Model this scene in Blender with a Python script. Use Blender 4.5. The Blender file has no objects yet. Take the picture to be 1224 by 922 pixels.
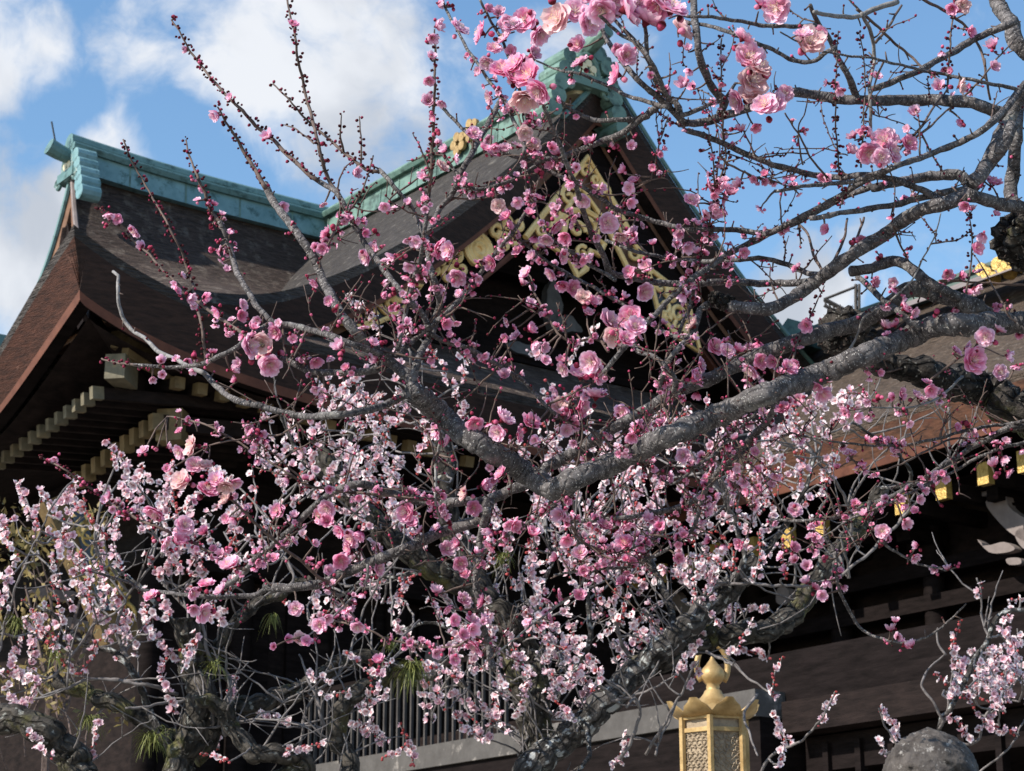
import bpy, math, random
import numpy as np
from mathutils import Vector, Matrix
R = math.radians
S = bpy.context.scene
# ------------------------------------------------------------------ camera, world, sun, exposure
PITCH = R(16.9); FPX = 2431.0; EYE = np.array([0.0, 0.0, 1.6])
cd = bpy.data.cameras.new('camera'); cam = bpy.data.objects.new('camera', cd); S.collection.objects.link(cam)
cam.location = EYE; cam.rotation_euler = (R(90)+PITCH, 0, 0)
cd.sensor_width = 36; cd.lens = 36*FPX/1224; cd.clip_end = 3000; cd.clip_start = .05
cd.dof.use_dof = True; cd.dof.focus_distance = 3.0; cd.dof.aperture_fstop = cd.lens/1000/0.0022
S.camera = cam
SUN_EL = R(36); SUN_AZ = Vector((-.88, -.47))      # the sun stands to the left
wd = bpy.data.worlds.new('World'); S.world = wd; wd.use_nodes = True
nt = wd.node_tree; N = nt.nodes; LK = nt.links
bg = N['Background']; sky = N.new('ShaderNodeTexSky'); sky.sky_type = 'NISHITA'; sky.sun_disc = False
sky.sun_elevation = SUN_EL; sky.sun_rotation = math.atan2(SUN_AZ.x, SUN_AZ.y); sky.altitude = 50; sky.air_density = 1.35; sky.dust_density = .35; sky.ozone_density = 3.0
def raydir(px, py):
    x = (px-612)/FPX; y = (461-py)/FPX
    return np.array([x, math.cos(PITCH)-y*math.sin(PITCH), math.sin(PITCH)+y*math.cos(PITCH)])
tc = N.new('ShaderNodeTexCoord')
def wn(t, **k):
    n = N.new(t)
    for a, b in k.items(): setattr(n, a, b)
    return n
warp = wn('ShaderNodeTexNoise'); warp.inputs['Scale'].default_value = 9; warp.inputs['Detail'].default_value = 4
LK.new(tc.outputs['Generated'], warp.inputs['Vector'])
wsub = wn('ShaderNodeVectorMath', operation='MULTIPLY_ADD'); LK.new(warp.outputs['Color'], wsub.inputs[0]); wsub.inputs[1].default_value = (.07,)*3; wsub.inputs[2].default_value = (-.035,)*3
wadd = wn('ShaderNodeVectorMath', operation='ADD'); LK.new(tc.outputs['Generated'], wadd.inputs[0]); LK.new(wsub.outputs[0], wadd.inputs[1])
wnorm = wn('ShaderNodeVectorMath', operation='NORMALIZE'); LK.new(wadd.outputs[0], wnorm.inputs[0])
last = None
# banks of cloud: direction and angular radius (px), weight
for (px, py, rad, wgt) in ((400,90,200,.92),(250,30,140,.42),(20,290,150,.95),(10,60,90,.7),(130,210,70,.75),(520,260,120,.6),(700,30,110,.5),(950,380,110,.85),(1080,330,100,.45),(1500,500,260,.8),(-400,300,300,.9),(-900,-100,500,.6),(1900,-200,400,.7),(600,-900,500,.7)):
    d = Vector(raydir(px, py)).normalized()
    dt = wn('ShaderNodeVectorMath', operation='DOT_PRODUCT'); LK.new(wnorm.outputs[0], dt.inputs[0]); dt.inputs[1].default_value = d
    mr = wn('ShaderNodeMapRange', interpolation_type='SMOOTHSTEP'); LK.new(dt.outputs['Value'], mr.inputs[0])
    mr.inputs[1].default_value = math.cos(math.atan(rad*1.15/FPX)); mr.inputs[2].default_value = math.cos(math.atan(rad*.1/FPX)); mr.inputs[3].default_value = 0; mr.inputs[4].default_value = wgt
    if last is None: last = mr.outputs[0]
    else:
        mx = wn('ShaderNodeMath', operation='MAXIMUM'); LK.new(last, mx.inputs[0]); LK.new(mr.outputs[0], mx.inputs[1]); last = mx.outputs[0]
fn = wn('ShaderNodeTexNoise'); fn.inputs['Scale'].default_value = 20; fn.inputs['Detail'].default_value = 9; fn.inputs['Roughness'].default_value = .58
LK.new(wnorm.outputs[0], fn.inputs['Vector'])
ma = wn('ShaderNodeMath', operation='MULTIPLY_ADD'); LK.new(fn.outputs[0], ma.inputs[0]); ma.inputs[1].default_value = 2.3; ma.inputs[2].default_value = -1.15
ad = wn('ShaderNodeMath', operation='ADD'); LK.new(ma.outputs[0], ad.inputs[0]); LK.new(last, ad.inputs[1])
cm = wn('ShaderNodeMapRange', interpolation_type='SMOOTHSTEP'); LK.new(ad.outputs[0], cm.inputs[0]); cm.inputs[1].default_value = .22; cm.inputs[2].default_value = .95; cm.inputs[4].default_value = .93
mixc = wn('ShaderNodeMix', data_type='RGBA'); LK.new(cm.outputs[0], mixc.inputs['Factor']); hs = N.new('ShaderNodeHueSaturation'); hs.inputs['Saturation'].default_value = 1.12; hs.inputs['Value'].default_value = 1.04; LK.new(sky.outputs[0], hs.inputs['Color']); LK.new(hs.outputs[0], mixc.inputs['A'])
cv = wn('ShaderNodeTexNoise'); cv.inputs['Scale'].default_value = 12; cv.inputs['Detail'].default_value = 7; LK.new(wnorm.outputs[0], cv.inputs['Vector'])
cr_ = wn('ShaderNodeMix', data_type='RGBA'); cvm = wn('ShaderNodeMapRange', interpolation_type='SMOOTHSTEP'); LK.new(cv.outputs[0], cvm.inputs[0]); cvm.inputs[1].default_value = .36; cvm.inputs[2].default_value = .62
LK.new(cvm.outputs[0], cr_.inputs['Factor']); cr_.inputs['A'].default_value = (3.1, 3.3, 3.65, 1); cr_.inputs['B'].default_value = (4.9, 5.0, 5.2, 1); LK.new(cr_.outputs['Result'], mixc.inputs['B'])
LK.new(mixc.outputs['Result'], bg.inputs[0]); bg.inputs[1].default_value = .125
sl = bpy.data.lights.new('sun', 'SUN'); sl.energy = 4.8; sl.angle = R(.5); sl.color = (1, .93, .81)
so = bpy.data.objects.new('sun', sl); S.collection.objects.link(so)
sd = Vector((SUN_AZ.x*math.cos(SUN_EL), SUN_AZ.y*math.cos(SUN_EL), math.sin(SUN_EL))); so.rotation_euler = sd.to_track_quat('Z', 'Y').to_euler(); so.location = (0, 0, 40)
S.view_settings.view_transform = 'Standard'; S.view_settings.look = 'None'; S.view_settings.gamma = 1; S.view_settings.exposure = 0.58
# ------------------------------------------------------------------ helpers
rng = random.Random(7); nr = np.random.RandomState(3)
def raypt(px, py, Y):
    r = raydir(px, py); return EYE + r*(Y/r[1])
def pxm(px, py, Y): return (Y/raydir(px, py)[1])/FPX      # metres per pixel there
AZ = R(53.4)
VA = np.array([math.sin(AZ), math.cos(AZ), 0]); VB = np.array([-math.cos(AZ), math.sin(AZ), 0])
ORG = raypt(725, 90, 29.0)*np.array([1, 1, 0]); ROT = R(90)-AZ
def on_a(px, py, a):      # the point of the plane a = const seen at that pixel, in hall coordinates (a, b, z)
    r = raydir(px, py); p0 = ORG+VA*a; t = np.dot(p0-EYE, VA)/np.dot(r, VA); p = EYE+r*t; return (a, float(np.dot(p-ORG, VB)), float(p[2]))
def on_b(px, py, b):
    r = raydir(px, py); p0 = ORG+VB*b; t = np.dot(p0-EYE, VB)/np.dot(r, VB); p = EYE+r*t; return (float(np.dot(p-ORG, VA)), b, float(p[2]))
def tag(o, label=None, cat=None, group=None, kind=None):
    if label: o['label'] = label
    if cat: o['category'] = cat
    if group: o['group'] = group
    if kind: o['kind'] = kind
    return o
def empty(name, loc, rz=0, label=None, cat=None, group=None):
    o = bpy.data.objects.new(name, None); S.collection.objects.link(o); o.location = loc; o.rotation_euler = (0, 0, rz); o.empty_display_size = .1
    return tag(o, label, cat, group)
class MB:
    def __init__(s): s.v = []; s.f = []; s.c = []; s.w = []
    def add(s, v, f, c=None, w=None):
        n = len(s.v); s.w.extend([tuple(map(float, p)) for p in (v if w is None else w)]); s.v.extend([tuple(map(float, p)) for p in v]); s.f.extend([tuple(i+n for i in q) for q in f])
        if c is not None: s.c.extend(c)
    def box(s, a0, a1, b0, b1, z0, z1):
        s.add([(a0,b0,z0),(a1,b0,z0),(a1,b1,z0),(a0,b1,z0),(a0,b0,z1),(a1,b0,z1),(a1,b1,z1),(a0,b1,z1)],
              [(0,3,2,1),(4,5,6,7),(0,1,5,4),(1,2,6,5),(2,3,7,6),(3,0,4,7)])
    def beam(s, p, q, w, h, up=(0,0,1)):      # a squared bar from p to q
        p = np.array(p, float); q = np.array(q, float); d = q-p; d /= np.linalg.norm(d); u = np.array(up, float); sx = np.cross(d, u); sx /= np.linalg.norm(sx); u = np.cross(sx, d)
        vs = [e + sx*i*w/2 + u*j*h/2 for e in (p, q) for i, j in ((-1,-1),(1,-1),(1,1),(-1,1))]
        s.add(vs, [(0,1,2,3),(7,6,5,4),(0,4,5,1),(1,5,6,2),(2,6,7,3),(3,7,4,0)])
    def grid(s, fn, nu, nv, closeu=False):
        vs = [fn(i/(nu-1) if not closeu else i/nu, j/(nv-1)) for i in range(nu) for j in range(nv)]; fs = []
        for i in range(nu if closeu else nu-1):
            for j in range(nv-1): i2 = (i+1) % nu; fs.append((i*nv+j, i2*nv+j, i2*nv+j+1, i*nv+j+1))
        s.add(vs, fs)
    def tube(s, pts, rad, n=6, cap=True, jit=0, rg=None, lump=0):
        pts = [np.array(p, float) for p in pts]; m = len(pts)
        if m < 2: return
        if not hasattr(rad, '__len__'): rad = [rad]*m
        T = [pts[min(i+1, m-1)]-pts[max(i-1, 0)] for i in range(m)]; T = [t/(np.linalg.norm(t)+1e-9) for t in T]
        u = np.cross(T[0], (0,0,1)); 
        if np.linalg.norm(u) < .1: u = np.cross(T[0], (1,0,0))
        u /= np.linalg.norm(u); vs = []; fs = []; ws = []; cum = 0; off = float(pts[0][0]*7+pts[0][2]*3)
        for i in range(m):
            if i: cum += np.linalg.norm(pts[i]-pts[i-1])
            u = u-T[i]*np.dot(u, T[i]); u /= (np.linalg.norm(u)+1e-9); w = np.cross(T[i], u)
            for k in range(n):
                a = 2*math.pi*k/n; r = rad[i]*(1+(rg.uniform(-jit, jit) if jit else 0)+(lump*(math.sin(3*a+i*.55)*.5*math.sin(i*.23+a)+.4*math.sin(5*a-i*.9)+.35*math.sin(9*a+i*1.7)*math.sin(i*.6)) if lump else 0)); vs.append(pts[i]+u*math.cos(a)*r+w*math.sin(a)*r); ws.append((cum+off, math.cos(a)*rad[i], math.sin(a)*rad[i]))
        for i in range(m-1):
            for k in range(n): k2 = (k+1) % n; fs.append((i*n+k, i*n+k2, (i+1)*n+k2, (i+1)*n+k))
        if cap: fs.append(tuple(range(n-1, -1, -1))); fs.append(tuple((m-1)*n+k for k in range(n)))
        s.add(vs, fs, None, ws)
    def prism(s, poly, d0, d1, fr):          # poly of (x, y), extruded d0..d1; fr maps (x, y, d) to a point
        n = len(poly); s.add([fr(x, y, d0) for x, y in poly]+[fr(x, y, d1) for x, y in poly],
              [tuple(range(n)), tuple(range(2*n-1, n-1, -1))]+[(i, i+n, (i+1) % n+n, (i+1) % n) for i in range(n)])
    def lathe(s, prof, c=(0,0,0), n=24, sq=None):
        def fn(u, v):
            i = min(int(v*(len(prof)-1)+.5), len(prof)-1); r, z = prof[i]; a = 2*math.pi*u; k = 1
            if sq: k = math.cos(math.pi/sq)/math.cos((a % (2*math.pi/sq))-math.pi/sq)
            return (c[0]+r*k*math.cos(a), c[1]+r*k*math.sin(a), c[2]+z)
        s.grid(fn, n, len(prof), True)
    def build(s, name, mat, parent=None, smooth=False, kind=None, label=None, loc=None):
        me = bpy.data.meshes.new(name); me.from_pydata(s.v, [], s.f); me.materials.append(mat)
        if s.c:
            ca = me.color_attributes.new('Col', 'FLOAT_COLOR', 'POINT'); ca.data.foreach_set('color', np.array([(*c, 1) for c in s.c], dtype=np.float32).ravel())
        if mat.get('bk') and len(s.w) == len(s.v):
            at = me.attributes.new('Bk', 'FLOAT_VECTOR', 'POINT'); at.data.foreach_set('vector', np.array(s.w, dtype=np.float32).ravel())
        if smooth: me.polygons.foreach_set('use_smooth', [True]*len(me.polygons))
        me.update(); o = bpy.data.objects.new(name, me); S.collection.objects.link(o)
        if parent: o.parent = parent
        if kind: o['kind'] = kind
        if label: o['label'] = label
        if loc: o.location = loc
        return o
def recalc(o):
    import bmesh
    b = bmesh.new(); b.from_mesh(o.data); bmesh.ops.recalc_face_normals(b, faces=b.faces); b.to_mesh(o.data); b.free(); return o
# ------------------------------------------------------------------ materials
def mat(name, c0, c1, scale=6, rough=.8, bump=.3, bscale=None, stretch=(1,1,1), metal=0, det=6, spec=.3, c2=None, c2s=2, c2t=(.55,.7), dist=.02, coord='Object'):
    m = bpy.data.materials.new(name); m.use_nodes = True; t = m.node_tree; n = t.nodes; l = t.links; p = n['Principled BSDF']
    co = n.new('ShaderNodeTexCoord'); mp = n.new('ShaderNodeMapping'); mp.inputs['Scale'].default_value = stretch; l.new(co.outputs[coord], mp.inputs[0])
    a = n.new('ShaderNodeTexNoise'); a.inputs['Scale'].default_value = scale; a.inputs['Detail'].default_value = det; a.inputs['Roughness'].default_value = .65; l.new(mp.outputs[0], a.inputs['Vector'])
    r = n.new('ShaderNodeValToRGB'); r.color_ramp.elements[0].position = .32; r.color_ramp.elements[1].position = .68; r.color_ramp.elements[0].color = (*c0, 1); r.color_ramp.elements[1].color = (*c1, 1); l.new(a.outputs[0], r.inputs[0])
    col = r.outputs[0]
    if c2:
        b = n.new('ShaderNodeTexNoise'); b.inputs['Scale'].default_value = c2s; b.inputs['Detail'].default_value = 8; b.inputs['Roughness'].default_value = .7; l.new(co.outputs[coord], b.inputs['Vector'])
        mr = n.new('ShaderNodeMapRange'); mr.interpolation_type = 'SMOOTHSTEP'; l.new(b.outputs[0], mr.inputs[0]); mr.inputs[1].default_value = c2t[0]; mr.inputs[2].default_value = c2t[1]
        mx = n.new('ShaderNodeMix'); mx.data_type = 'RGBA'; l.new(mr.outputs[0], mx.inputs['Factor']); l.new(col, mx.inputs['A']); mx.inputs['B'].default_value = (*c2, 1); col = mx.outputs['Result']
    l.new(col, p.inputs['Base Color']); p.inputs['Roughness'].default_value = rough; p.inputs['Metallic'].default_value = metal; p.inputs['Specular IOR Level'].default_value = spec
    if bump:
        q = n.new('ShaderNodeTexNoise'); q.inputs['Scale'].default_value = bscale or scale*3; q.inputs['Detail'].default_value = 5; l.new(mp.outputs[0], q.inputs['Vector'])
        u = n.new('ShaderNodeBump'); u.inputs['Strength'].default_value = bump; u.inputs['Distance'].default_value = dist; l.new(q.outputs[0], u.inputs['Height']); l.new(u.outputs[0], p.inputs['Normal'])
    return m
M = dict(
 barkroof=mat('bark_shingle', (.03,.020,.017), (.17,.12,.10), 7, .95, 1.0, 7, (.7,.7,7), c2=(.25,.20,.165), c2s=4, c2t=(.5,.68), dist=.25),
 barkroof2=mat('weathered_bark_shingle', (.05,.037,.03), (.17,.125,.10), 8, .95, 1.0, 7, (.7,.7,7), c2=(.33,.28,.24), c2s=9, c2t=(.56,.72), dist=.25),
 barkgable=mat('grey_bark_shingle', (.025,.022,.022), (.12,.105,.10), 7, .95, 1.0, 6, (.7,.7,7), c2=(.24,.22,.20), c2s=4, c2t=(.55,.7), dist=.25),
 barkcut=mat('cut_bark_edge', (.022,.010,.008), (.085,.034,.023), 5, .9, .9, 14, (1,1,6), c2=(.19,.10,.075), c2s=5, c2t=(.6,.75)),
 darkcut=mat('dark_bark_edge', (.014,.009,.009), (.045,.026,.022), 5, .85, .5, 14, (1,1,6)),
 redboard=mat('red_brown_board', (.075,.027,.018), (.155,.058,.036), 3, .7, .3, 12, (1,1,1), c2=(.12,.045,.03), c2s=4),
 orange=mat('orange_brown_bark_edge', (.035,.018,.013), (.135,.058,.034), 7, .8, .5, 12, (1,1,3), c2=(.08,.03,.02), c2s=3),
 brownboard=mat('weathered_brown_board', (.10,.05,.032), (.23,.125,.08), 4, .75, .3, 14, (1,1,.5), c2=(.12,.06,.04), c2s=3),
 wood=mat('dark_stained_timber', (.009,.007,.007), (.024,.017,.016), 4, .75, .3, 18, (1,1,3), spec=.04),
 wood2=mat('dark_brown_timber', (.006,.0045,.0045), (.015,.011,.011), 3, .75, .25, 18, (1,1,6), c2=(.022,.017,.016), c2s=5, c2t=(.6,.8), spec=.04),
 pale=mat('pale_weathered_timber', (.15,.125,.12), (.24,.20,.195), 3, .8, .2, 14, c2=(.25,.22,.2), c2s=2),
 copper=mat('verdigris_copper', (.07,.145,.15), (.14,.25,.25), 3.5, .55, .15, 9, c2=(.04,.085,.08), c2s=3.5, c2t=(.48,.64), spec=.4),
 copperpale=mat('pale_verdigris_copper', (.11,.22,.245), (.20,.34,.37), 3.5, .55, .15, 9, c2=(.05,.11,.11), c2s=4, c2t=(.5,.66), spec=.4),  # paler copper for the lower ridge band and side fins
 coppergreen=mat('grey_green_copper', (.08,.15,.13), (.16,.26,.22), 3, .55, .15, 8, c2=(.04,.07,.06), c2s=3.5, c2t=(.48,.66), spec=.4),
 gold=mat('weathered_gilt', (.74,.47,.17), (.95,.70,.33), 6, .5, .3, 14, metal=.0, c2=(.28,.17,.08), c2s=9, c2t=(.58,.72), spec=.5),
 goldpale=mat('pale_gilt', (.62,.50,.30), (.80,.70,.48), 6, .5, .2, 14, metal=.15, spec=.5),
 goldcap=mat('gilt_fitting', (.34,.21,.05), (.66,.46,.15), 22, .4, .8, 34, metal=.35, spec=.5, dist=.02),
 capdull=mat('dull_metal_cap', (.095,.082,.055), (.19,.165,.115), 6, .6, .2, 20, c2=(.22,.16,.08), c2s=3),
 capbrown=mat('tarnished_cap', (.10,.07,.035), (.20,.145,.075), 6, .6, .2, 20),
 inlay=mat('dark_inlay', (.02,.03,.045), (.06,.07,.09), 6, .6, .1),
 bronze=mat('gilded_bronze', (.25,.155,.055), (.48,.33,.15), 14, .5, .35, 60, metal=.3, c2=(.26,.17,.08), c2s=9, c2t=(.55,.72), spec=.4, dist=.004),
 lattice=mat('fretwork_panel', (.22,.17,.12), (.38,.30,.21), 30, .6, .5, 60, metal=.15, dist=.004),
 stone=mat('rough_lichened_stone', (.022,.018,.017), (.10,.088,.082), 26, .95, 1.0, 34, c2=(.24,.225,.215), c2s=42, c2t=(.56,.66), dist=.012),
 sunlit_edge=mat('sunlit_veranda_tone', (.055,.05,.048), (.09,.083,.08), 4, .85, .2, 20, c2=(.30,.27,.25), c2s=3),  # veranda edge in sun: its brightness is put into this colour
 bars=mat('grey_painted_bars', (.04,.035,.034), (.075,.065,.062), 5, .7, .1),
 ground=mat('raked_gravel_ground', (.22,.20,.17), (.34,.31,.27), 3, .95, .5, 60),
 bark=mat('plum_bark', (.038,.036,.038), (.145,.135,.137), 90, .9, 1.0, 150, (1,1,1), c2=(.44,.43,.43), c2s=330, c2t=(.57,.62), dist=.005),
 barktwig=mat('twig_bark', (.045,.030,.027), (.16,.115,.10), 70, .85, .4, 160, dist=.002),
 barkgrey=mat('lichen_grey_twig', (.11,.105,.105), (.27,.26,.26), 80, .95, .8, 150, dist=.003),
 moss=mat('mossy_black_bark', (.012,.010,.010), (.075,.066,.06), 40, .95, 1.0, 75, c2=(.10,.10,.045), c2s=12, c2t=(.55,.68), dist=.02),
 mossw=mat('mossy_old_bark', (.014,.012,.012), (.085,.076,.068), 26, .95, 1.0, 42, c2=(.10,.095,.035), c2s=7, c2t=(.50,.64), dist=.05),
 lichen=mat('lichen_patched_bark', (.025,.022,.022), (.13,.118,.12), 24, .95, 1.0, 40, c2=(.36,.37,.37), c2s=6, c2t=(.57,.67), dist=.02),
 wtwig=mat('white_plum_twig', (.07,.062,.062), (.22,.20,.20), 40, .9, .4, 90, dist=.004),
 fern=mat('strap_fern', (.06,.075,.018), (.17,.18,.045), 6, .6, .0),
 shrub=mat('ochre_green_leaf', (.10,.085,.025), (.24,.165,.06), 5, .6, .0),
 nosing=mat('tarnished_gilt', (.09,.055,.022), (.22,.145,.06), 5, .6, .4, 14, c2=(.06,.04,.02), c2s=5, c2t=(.5,.65)),
 blue=mat('blue_grey_lacquer', (.03,.042,.062), (.06,.078,.10), 5, .5, .1),
)
def barkmat(name, c0, c1, f, spot, spotc, spotcol, crack, moss=None, sc=1.0, rough=.92, bump=1.0, dist=.004):
    # f: noise scale; spot: (scale along, scale around); crack: (scale along, scale around, strength)
    m = bpy.data.materials.new(name); m['bk'] = 1; m.use_nodes = True; t = m.node_tree; n = t.nodes; l = t.links; p = n['Principled BSDF']
    at = n.new('ShaderNodeAttribute'); at.attribute_name = 'Bk'
    def mapped(a, r): q = n.new('ShaderNodeMapping'); q.inputs['Scale'].default_value = (a, r, r); l.new(at.outputs['Vector'], q.inputs[0]); return q.outputs[0]
    def noise(v, s_, de=6, ro=.65): q = n.new('ShaderNodeTexNoise'); q.inputs['Scale'].default_value = s_; q.inputs['Detail'].default_value = de; q.inputs['Roughness'].default_value = ro; l.new(v, q.inputs['Vector']); return q.outputs[0]
    def rng_(v, a, b_, c=0, e=1): q = n.new('ShaderNodeMapRange'); q.interpolation_type = 'SMOOTHSTEP'; l.new(v, q.inputs[0]); q.inputs[1].default_value = a; q.inputs[2].default_value = b_; q.inputs[3].default_value = c; q.inputs[4].default_value = e; return q.outputs[0]
    def mix(fac, a, bcol): q = n.new('ShaderNodeMix'); q.data_type = 'RGBA'; l.new(fac, q.inputs['Factor']); (l.new(a, q.inputs['A']) if not isinstance(a, tuple) else setattr(q.inputs['A'], 'default_value', (*a, 1))); q.inputs['B'].default_value = (*bcol, 1); return q.outputs['Result']
    base = noise(mapped(1, 1), f); col = mix(rng_(base, .32, .68), c0, c1)
    big_ = noise(mapped(1, 1), f*.16, 4); col = mix(rng_(big_, .50, .66, 0, .5), col, tuple(c*.6 for c in c0))
    vo = n.new('ShaderNodeTexVoronoi'); vo.feature = 'DISTANCE_TO_EDGE'; vo.inputs['Scale'].default_value = 1
    wv = n.new('ShaderNodeVectorMath'); wv.operation = 'MULTIPLY_ADD'; ns = n.new('ShaderNodeTexNoise'); ns.inputs['Scale'].default_value = f*.6; l.new(at.outputs['Vector'], ns.inputs['Vector']); l.new(ns.outputs['Color'], wv.inputs[0]); wv.inputs[1].default_value = (.8, .8, .8); l.new(mapped(crack[0], crack[1]), wv.inputs[2]); l.new(wv.outputs[0], vo.inputs['Vector'])
    cr = rng_(vo.outputs['Distance'], 0.0, .16, 1, 0)
    q = n.new('ShaderNodeMath'); q.operation = 'MULTIPLY'; l.new(cr, q.inputs[0]); q.inputs[1].default_value = crack[2]; col = mix(q.outputs[0], col, tuple(c*.25 for c in c0))
    sp = rng_(noise(mapped(*spot), 1, 3, .5), *spotc); col = mix(sp, col, spotcol)
    if moss: col = mix(rng_(noise(mapped(1, 1), moss[0], 8, .7), moss[1], moss[2]), col, moss[3])
    l.new(col, p.inputs['Base Color']); p.inputs['Roughness'].default_value = rough; p.inputs['Specular IOR Level'].default_value = .2
    h = n.new('ShaderNodeMath'); h.operation = 'MULTIPLY_ADD'; l.new(cr, h.inputs[0]); h.inputs[1].default_value = -1.3*crack[2]; l.new(noise(mapped(1, 1), f*1.6, 6), h.inputs[2])
    u = n.new('ShaderNodeBump'); u.inputs['Strength'].default_value = bump; u.inputs['Distance'].default_value = dist; l.new(h.outputs[0], u.inputs['Height']); l.new(u.outputs[0], p.inputs['Normal']); return m
M['bark'] = barkmat('plum_bark', (.050,.045,.047), (.155,.142,.144), 80, (760, 330), (.60, .68), (.42,.40,.39), (90, 55, .34), (9, .56, .70, (.24,.235,.225)), dist=.003)
M['moss'] = barkmat('old_black_bark', (.016,.014,.013), (.09,.078,.07), 60, (160, 160), (.62, .68), (.24,.23,.21), (18, 60, .7), (7, .56, .68, (.085,.085,.03)), dist=.008)
M['mossw'] = barkmat('old_furrowed_bark', (.018,.016,.014), (.105,.092,.080), 36, (60, 60), (.62, .70), (.24,.24,.22), (9, 34, .55), (5, .52, .66, (.10,.095,.035)), dist=.010)
M['lichen'] = barkmat('lichen_patched_bark', (.024,.022,.021), (.13,.12,.117), 40, (40, 50), (.58, .64), (.36,.37,.37), (10, 36, .55), (6, .60, .70, (.28,.31,.29)), dist=.010)
def petalmat(name, tr=.35):
    m = bpy.data.materials.new(name); m.use_nodes = True; t = m.node_tree; n = t.nodes; l = t.links; n.remove(n['Principled BSDF']); out = n['Material Output']
    at = n.new('ShaderNodeAttribute'); at.attribute_name = 'Col'; d = n.new('ShaderNodeBsdfDiffuse'); tl = n.new('ShaderNodeBsdfTranslucent'); mx = n.new('ShaderNodeMixShader'); mx.inputs[0].default_value = tr
    ns = n.new('ShaderNodeTexNoise'); ns.inputs['Scale'].default_value = 180; co = n.new('ShaderNodeTexCoord'); l.new(co.outputs['Object'], ns.inputs['Vector'])
    mr = n.new('ShaderNodeMapRange'); l.new(ns.outputs[0], mr.inputs[0]); mr.inputs[1].default_value = .3; mr.inputs[2].default_value = .7; mr.inputs[3].default_value = .86; mr.inputs[4].default_value = 1.08
    mu = n.new('ShaderNodeVectorMath'); mu.operation = 'SCALE'; l.new(at.outputs['Color'], mu.inputs[0]); l.new(mr.outputs[0], mu.inputs['Scale'])
    l.new(mu.outputs[0], d.inputs[0]); l.new(mu.outputs[0], tl.inputs[0]); l.new(d.outputs[0], mx.inputs[1]); l.new(tl.outputs[0], mx.inputs[2]); l.new(mx.outputs[0], out.inputs[0]); return m
M['petal'] = petalmat('petal', .38)
# ------------------------------------------------------------------ ground
g = MB(); g.grid(lambda u, v: (-900+1800*u, -300+2100*v, 0), 2, 2); tag(g.build('ground', M['ground']), 'pale gravel temple ground', None, None, 'structure')
# ------------------------------------------------------------------ temple hall (local axes: x = a along the long ridge, y = b, z)
hall = empty('temple_hall', tuple(ORG), ROT, 'dark timber temple hall with bark roof, green copper ridges and gilt gable fittings', 'temple')
BF, BR, BE, ZE, ZR = -.6, 8.0, 11.956, 9.72, 15.2; KR = .46
def gA(t): return .62*t+.38*t**9
def aL(t): return -5.25-.5*(1-t)/.28 if t > .72 else -8.95+(t/.72)*(8.95-5.75)
def ss(x, a, b): x = min(1, max(0, (x-a)/(b-a))); return x*x*(3-2*x)
def flare(d, t): return .98*math.exp(-max(d, 0)/1.7)*max(0, 1-t/.72)**2
def zfront(a, t): return ZE+(ZR-ZE)*gA(t)+flare(a-aL(t), t)+ss(a, -6.6, -3.6)*.55*min(t/.28, 1)*ss(1-t, 0, .3)
def sfront(u, v): t = v; a = aL(t)+(9.5-aL(t))*u**1.6; return (a, BF+(BR-BF)*t, zfront(a, t))
def zleft(b, t): return ZE+(ZR-ZE)*gA(t)+flare(min(b-(BF+(BR-BF)*t), (BE-(BR-BF)*KR*t)-b)*.85, t)-.68*ss(b, -.3, 2.8)*(1-t/.72)**2
def sleft(u, v): t = v*.72; b0 = BF+(BR-BF)*t; b1 = BE-(BR-BF)*KR*t; b = b0+(b1-b0)*u; return (aL(t), b, zleft(b, t))
m = MB(); m.grid(sfront, 60, 40); m.grid(lambda u, v: (sfront(u, v)[0], BR+(BR-sfront(u, v)[1])*.46, sfront(u, v)[2]), 40, 24); m.grid(sleft, 60, 16)
m.build('roof', M['barkroof'], hall, True)
# cut bark edge, red-brown board under it, soffit: front and left eaves
def fr(a, k): z = zfront(a, 0); return [(a, BF, z), (a, BF+.03, z-.12), (a, BF+.24, z-.62), (a, BF+.26, z-.74), (a, BF+.5, z-.74), (a, 2.6, ZE-.55)][k]
def lf(b, k): z = zleft(b, 0); a = aL(0); h = 1-.34*ss(b, -.3, 2.5); return [(a, b, z), (a+.03, b, z-.12*h), (a+.24, b, z-.62*h), (a+.26, b, z-.74*h), (a+.5, b, z-.74*h), (a+3, b, ZE-.55)][k]
def edge(name, k, mf, ml, off=0):
    c = (0, .03, .24, .26, .5, 3.0)
    def A_(u, v): a = aL(0)+(9.5-aL(0))*u**1.5; j = k+int(v+.5); p = fr(a, j); s_ = max(p[0], aL(0)+c[j]+.0); return (s_, p[1], p[2]-off)
    def B_(u, v): b = BF+(BE-BF)*u**1.5; j = k+int(v+.5); p = lf(b, j); return (p[0], max(p[1], BF+c[j]), p[2]-off)
    x = MB(); x.grid(A_, 60, 2); x.build(name, mf, hall)
    x = MB(); x.grid(B_, 60, 2); x.build(name, ml, hall)
edge('roof_edge', 0, M['barkgable'], M['barkgable']); edge('eave_fascia', 1, M['darkcut'], M['barkcut']); edge('eave_board', 2, M['redboard'], M['redboard']); edge('soffit', 4, M['wood'], M['wood'])  # fascia's sunlit left and shaded front put into two bark colours
x = MB(); x.grid(lambda u, v: (aL(0)+.26+(9.5)*u, BF+.26+.24*v, zfront(aL(0)+9.5*u, 0)-.74), 40, 2); x.grid(lambda u, v: (aL(0)+.26+.24*v, BF+.26+16*u, zleft(BF+16*u, 0)-.74*(1-.34*ss(BF+16*u, -.3, 2.5))), 40, 2); x.build('eave_lip', M['wood2'], hall)
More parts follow.
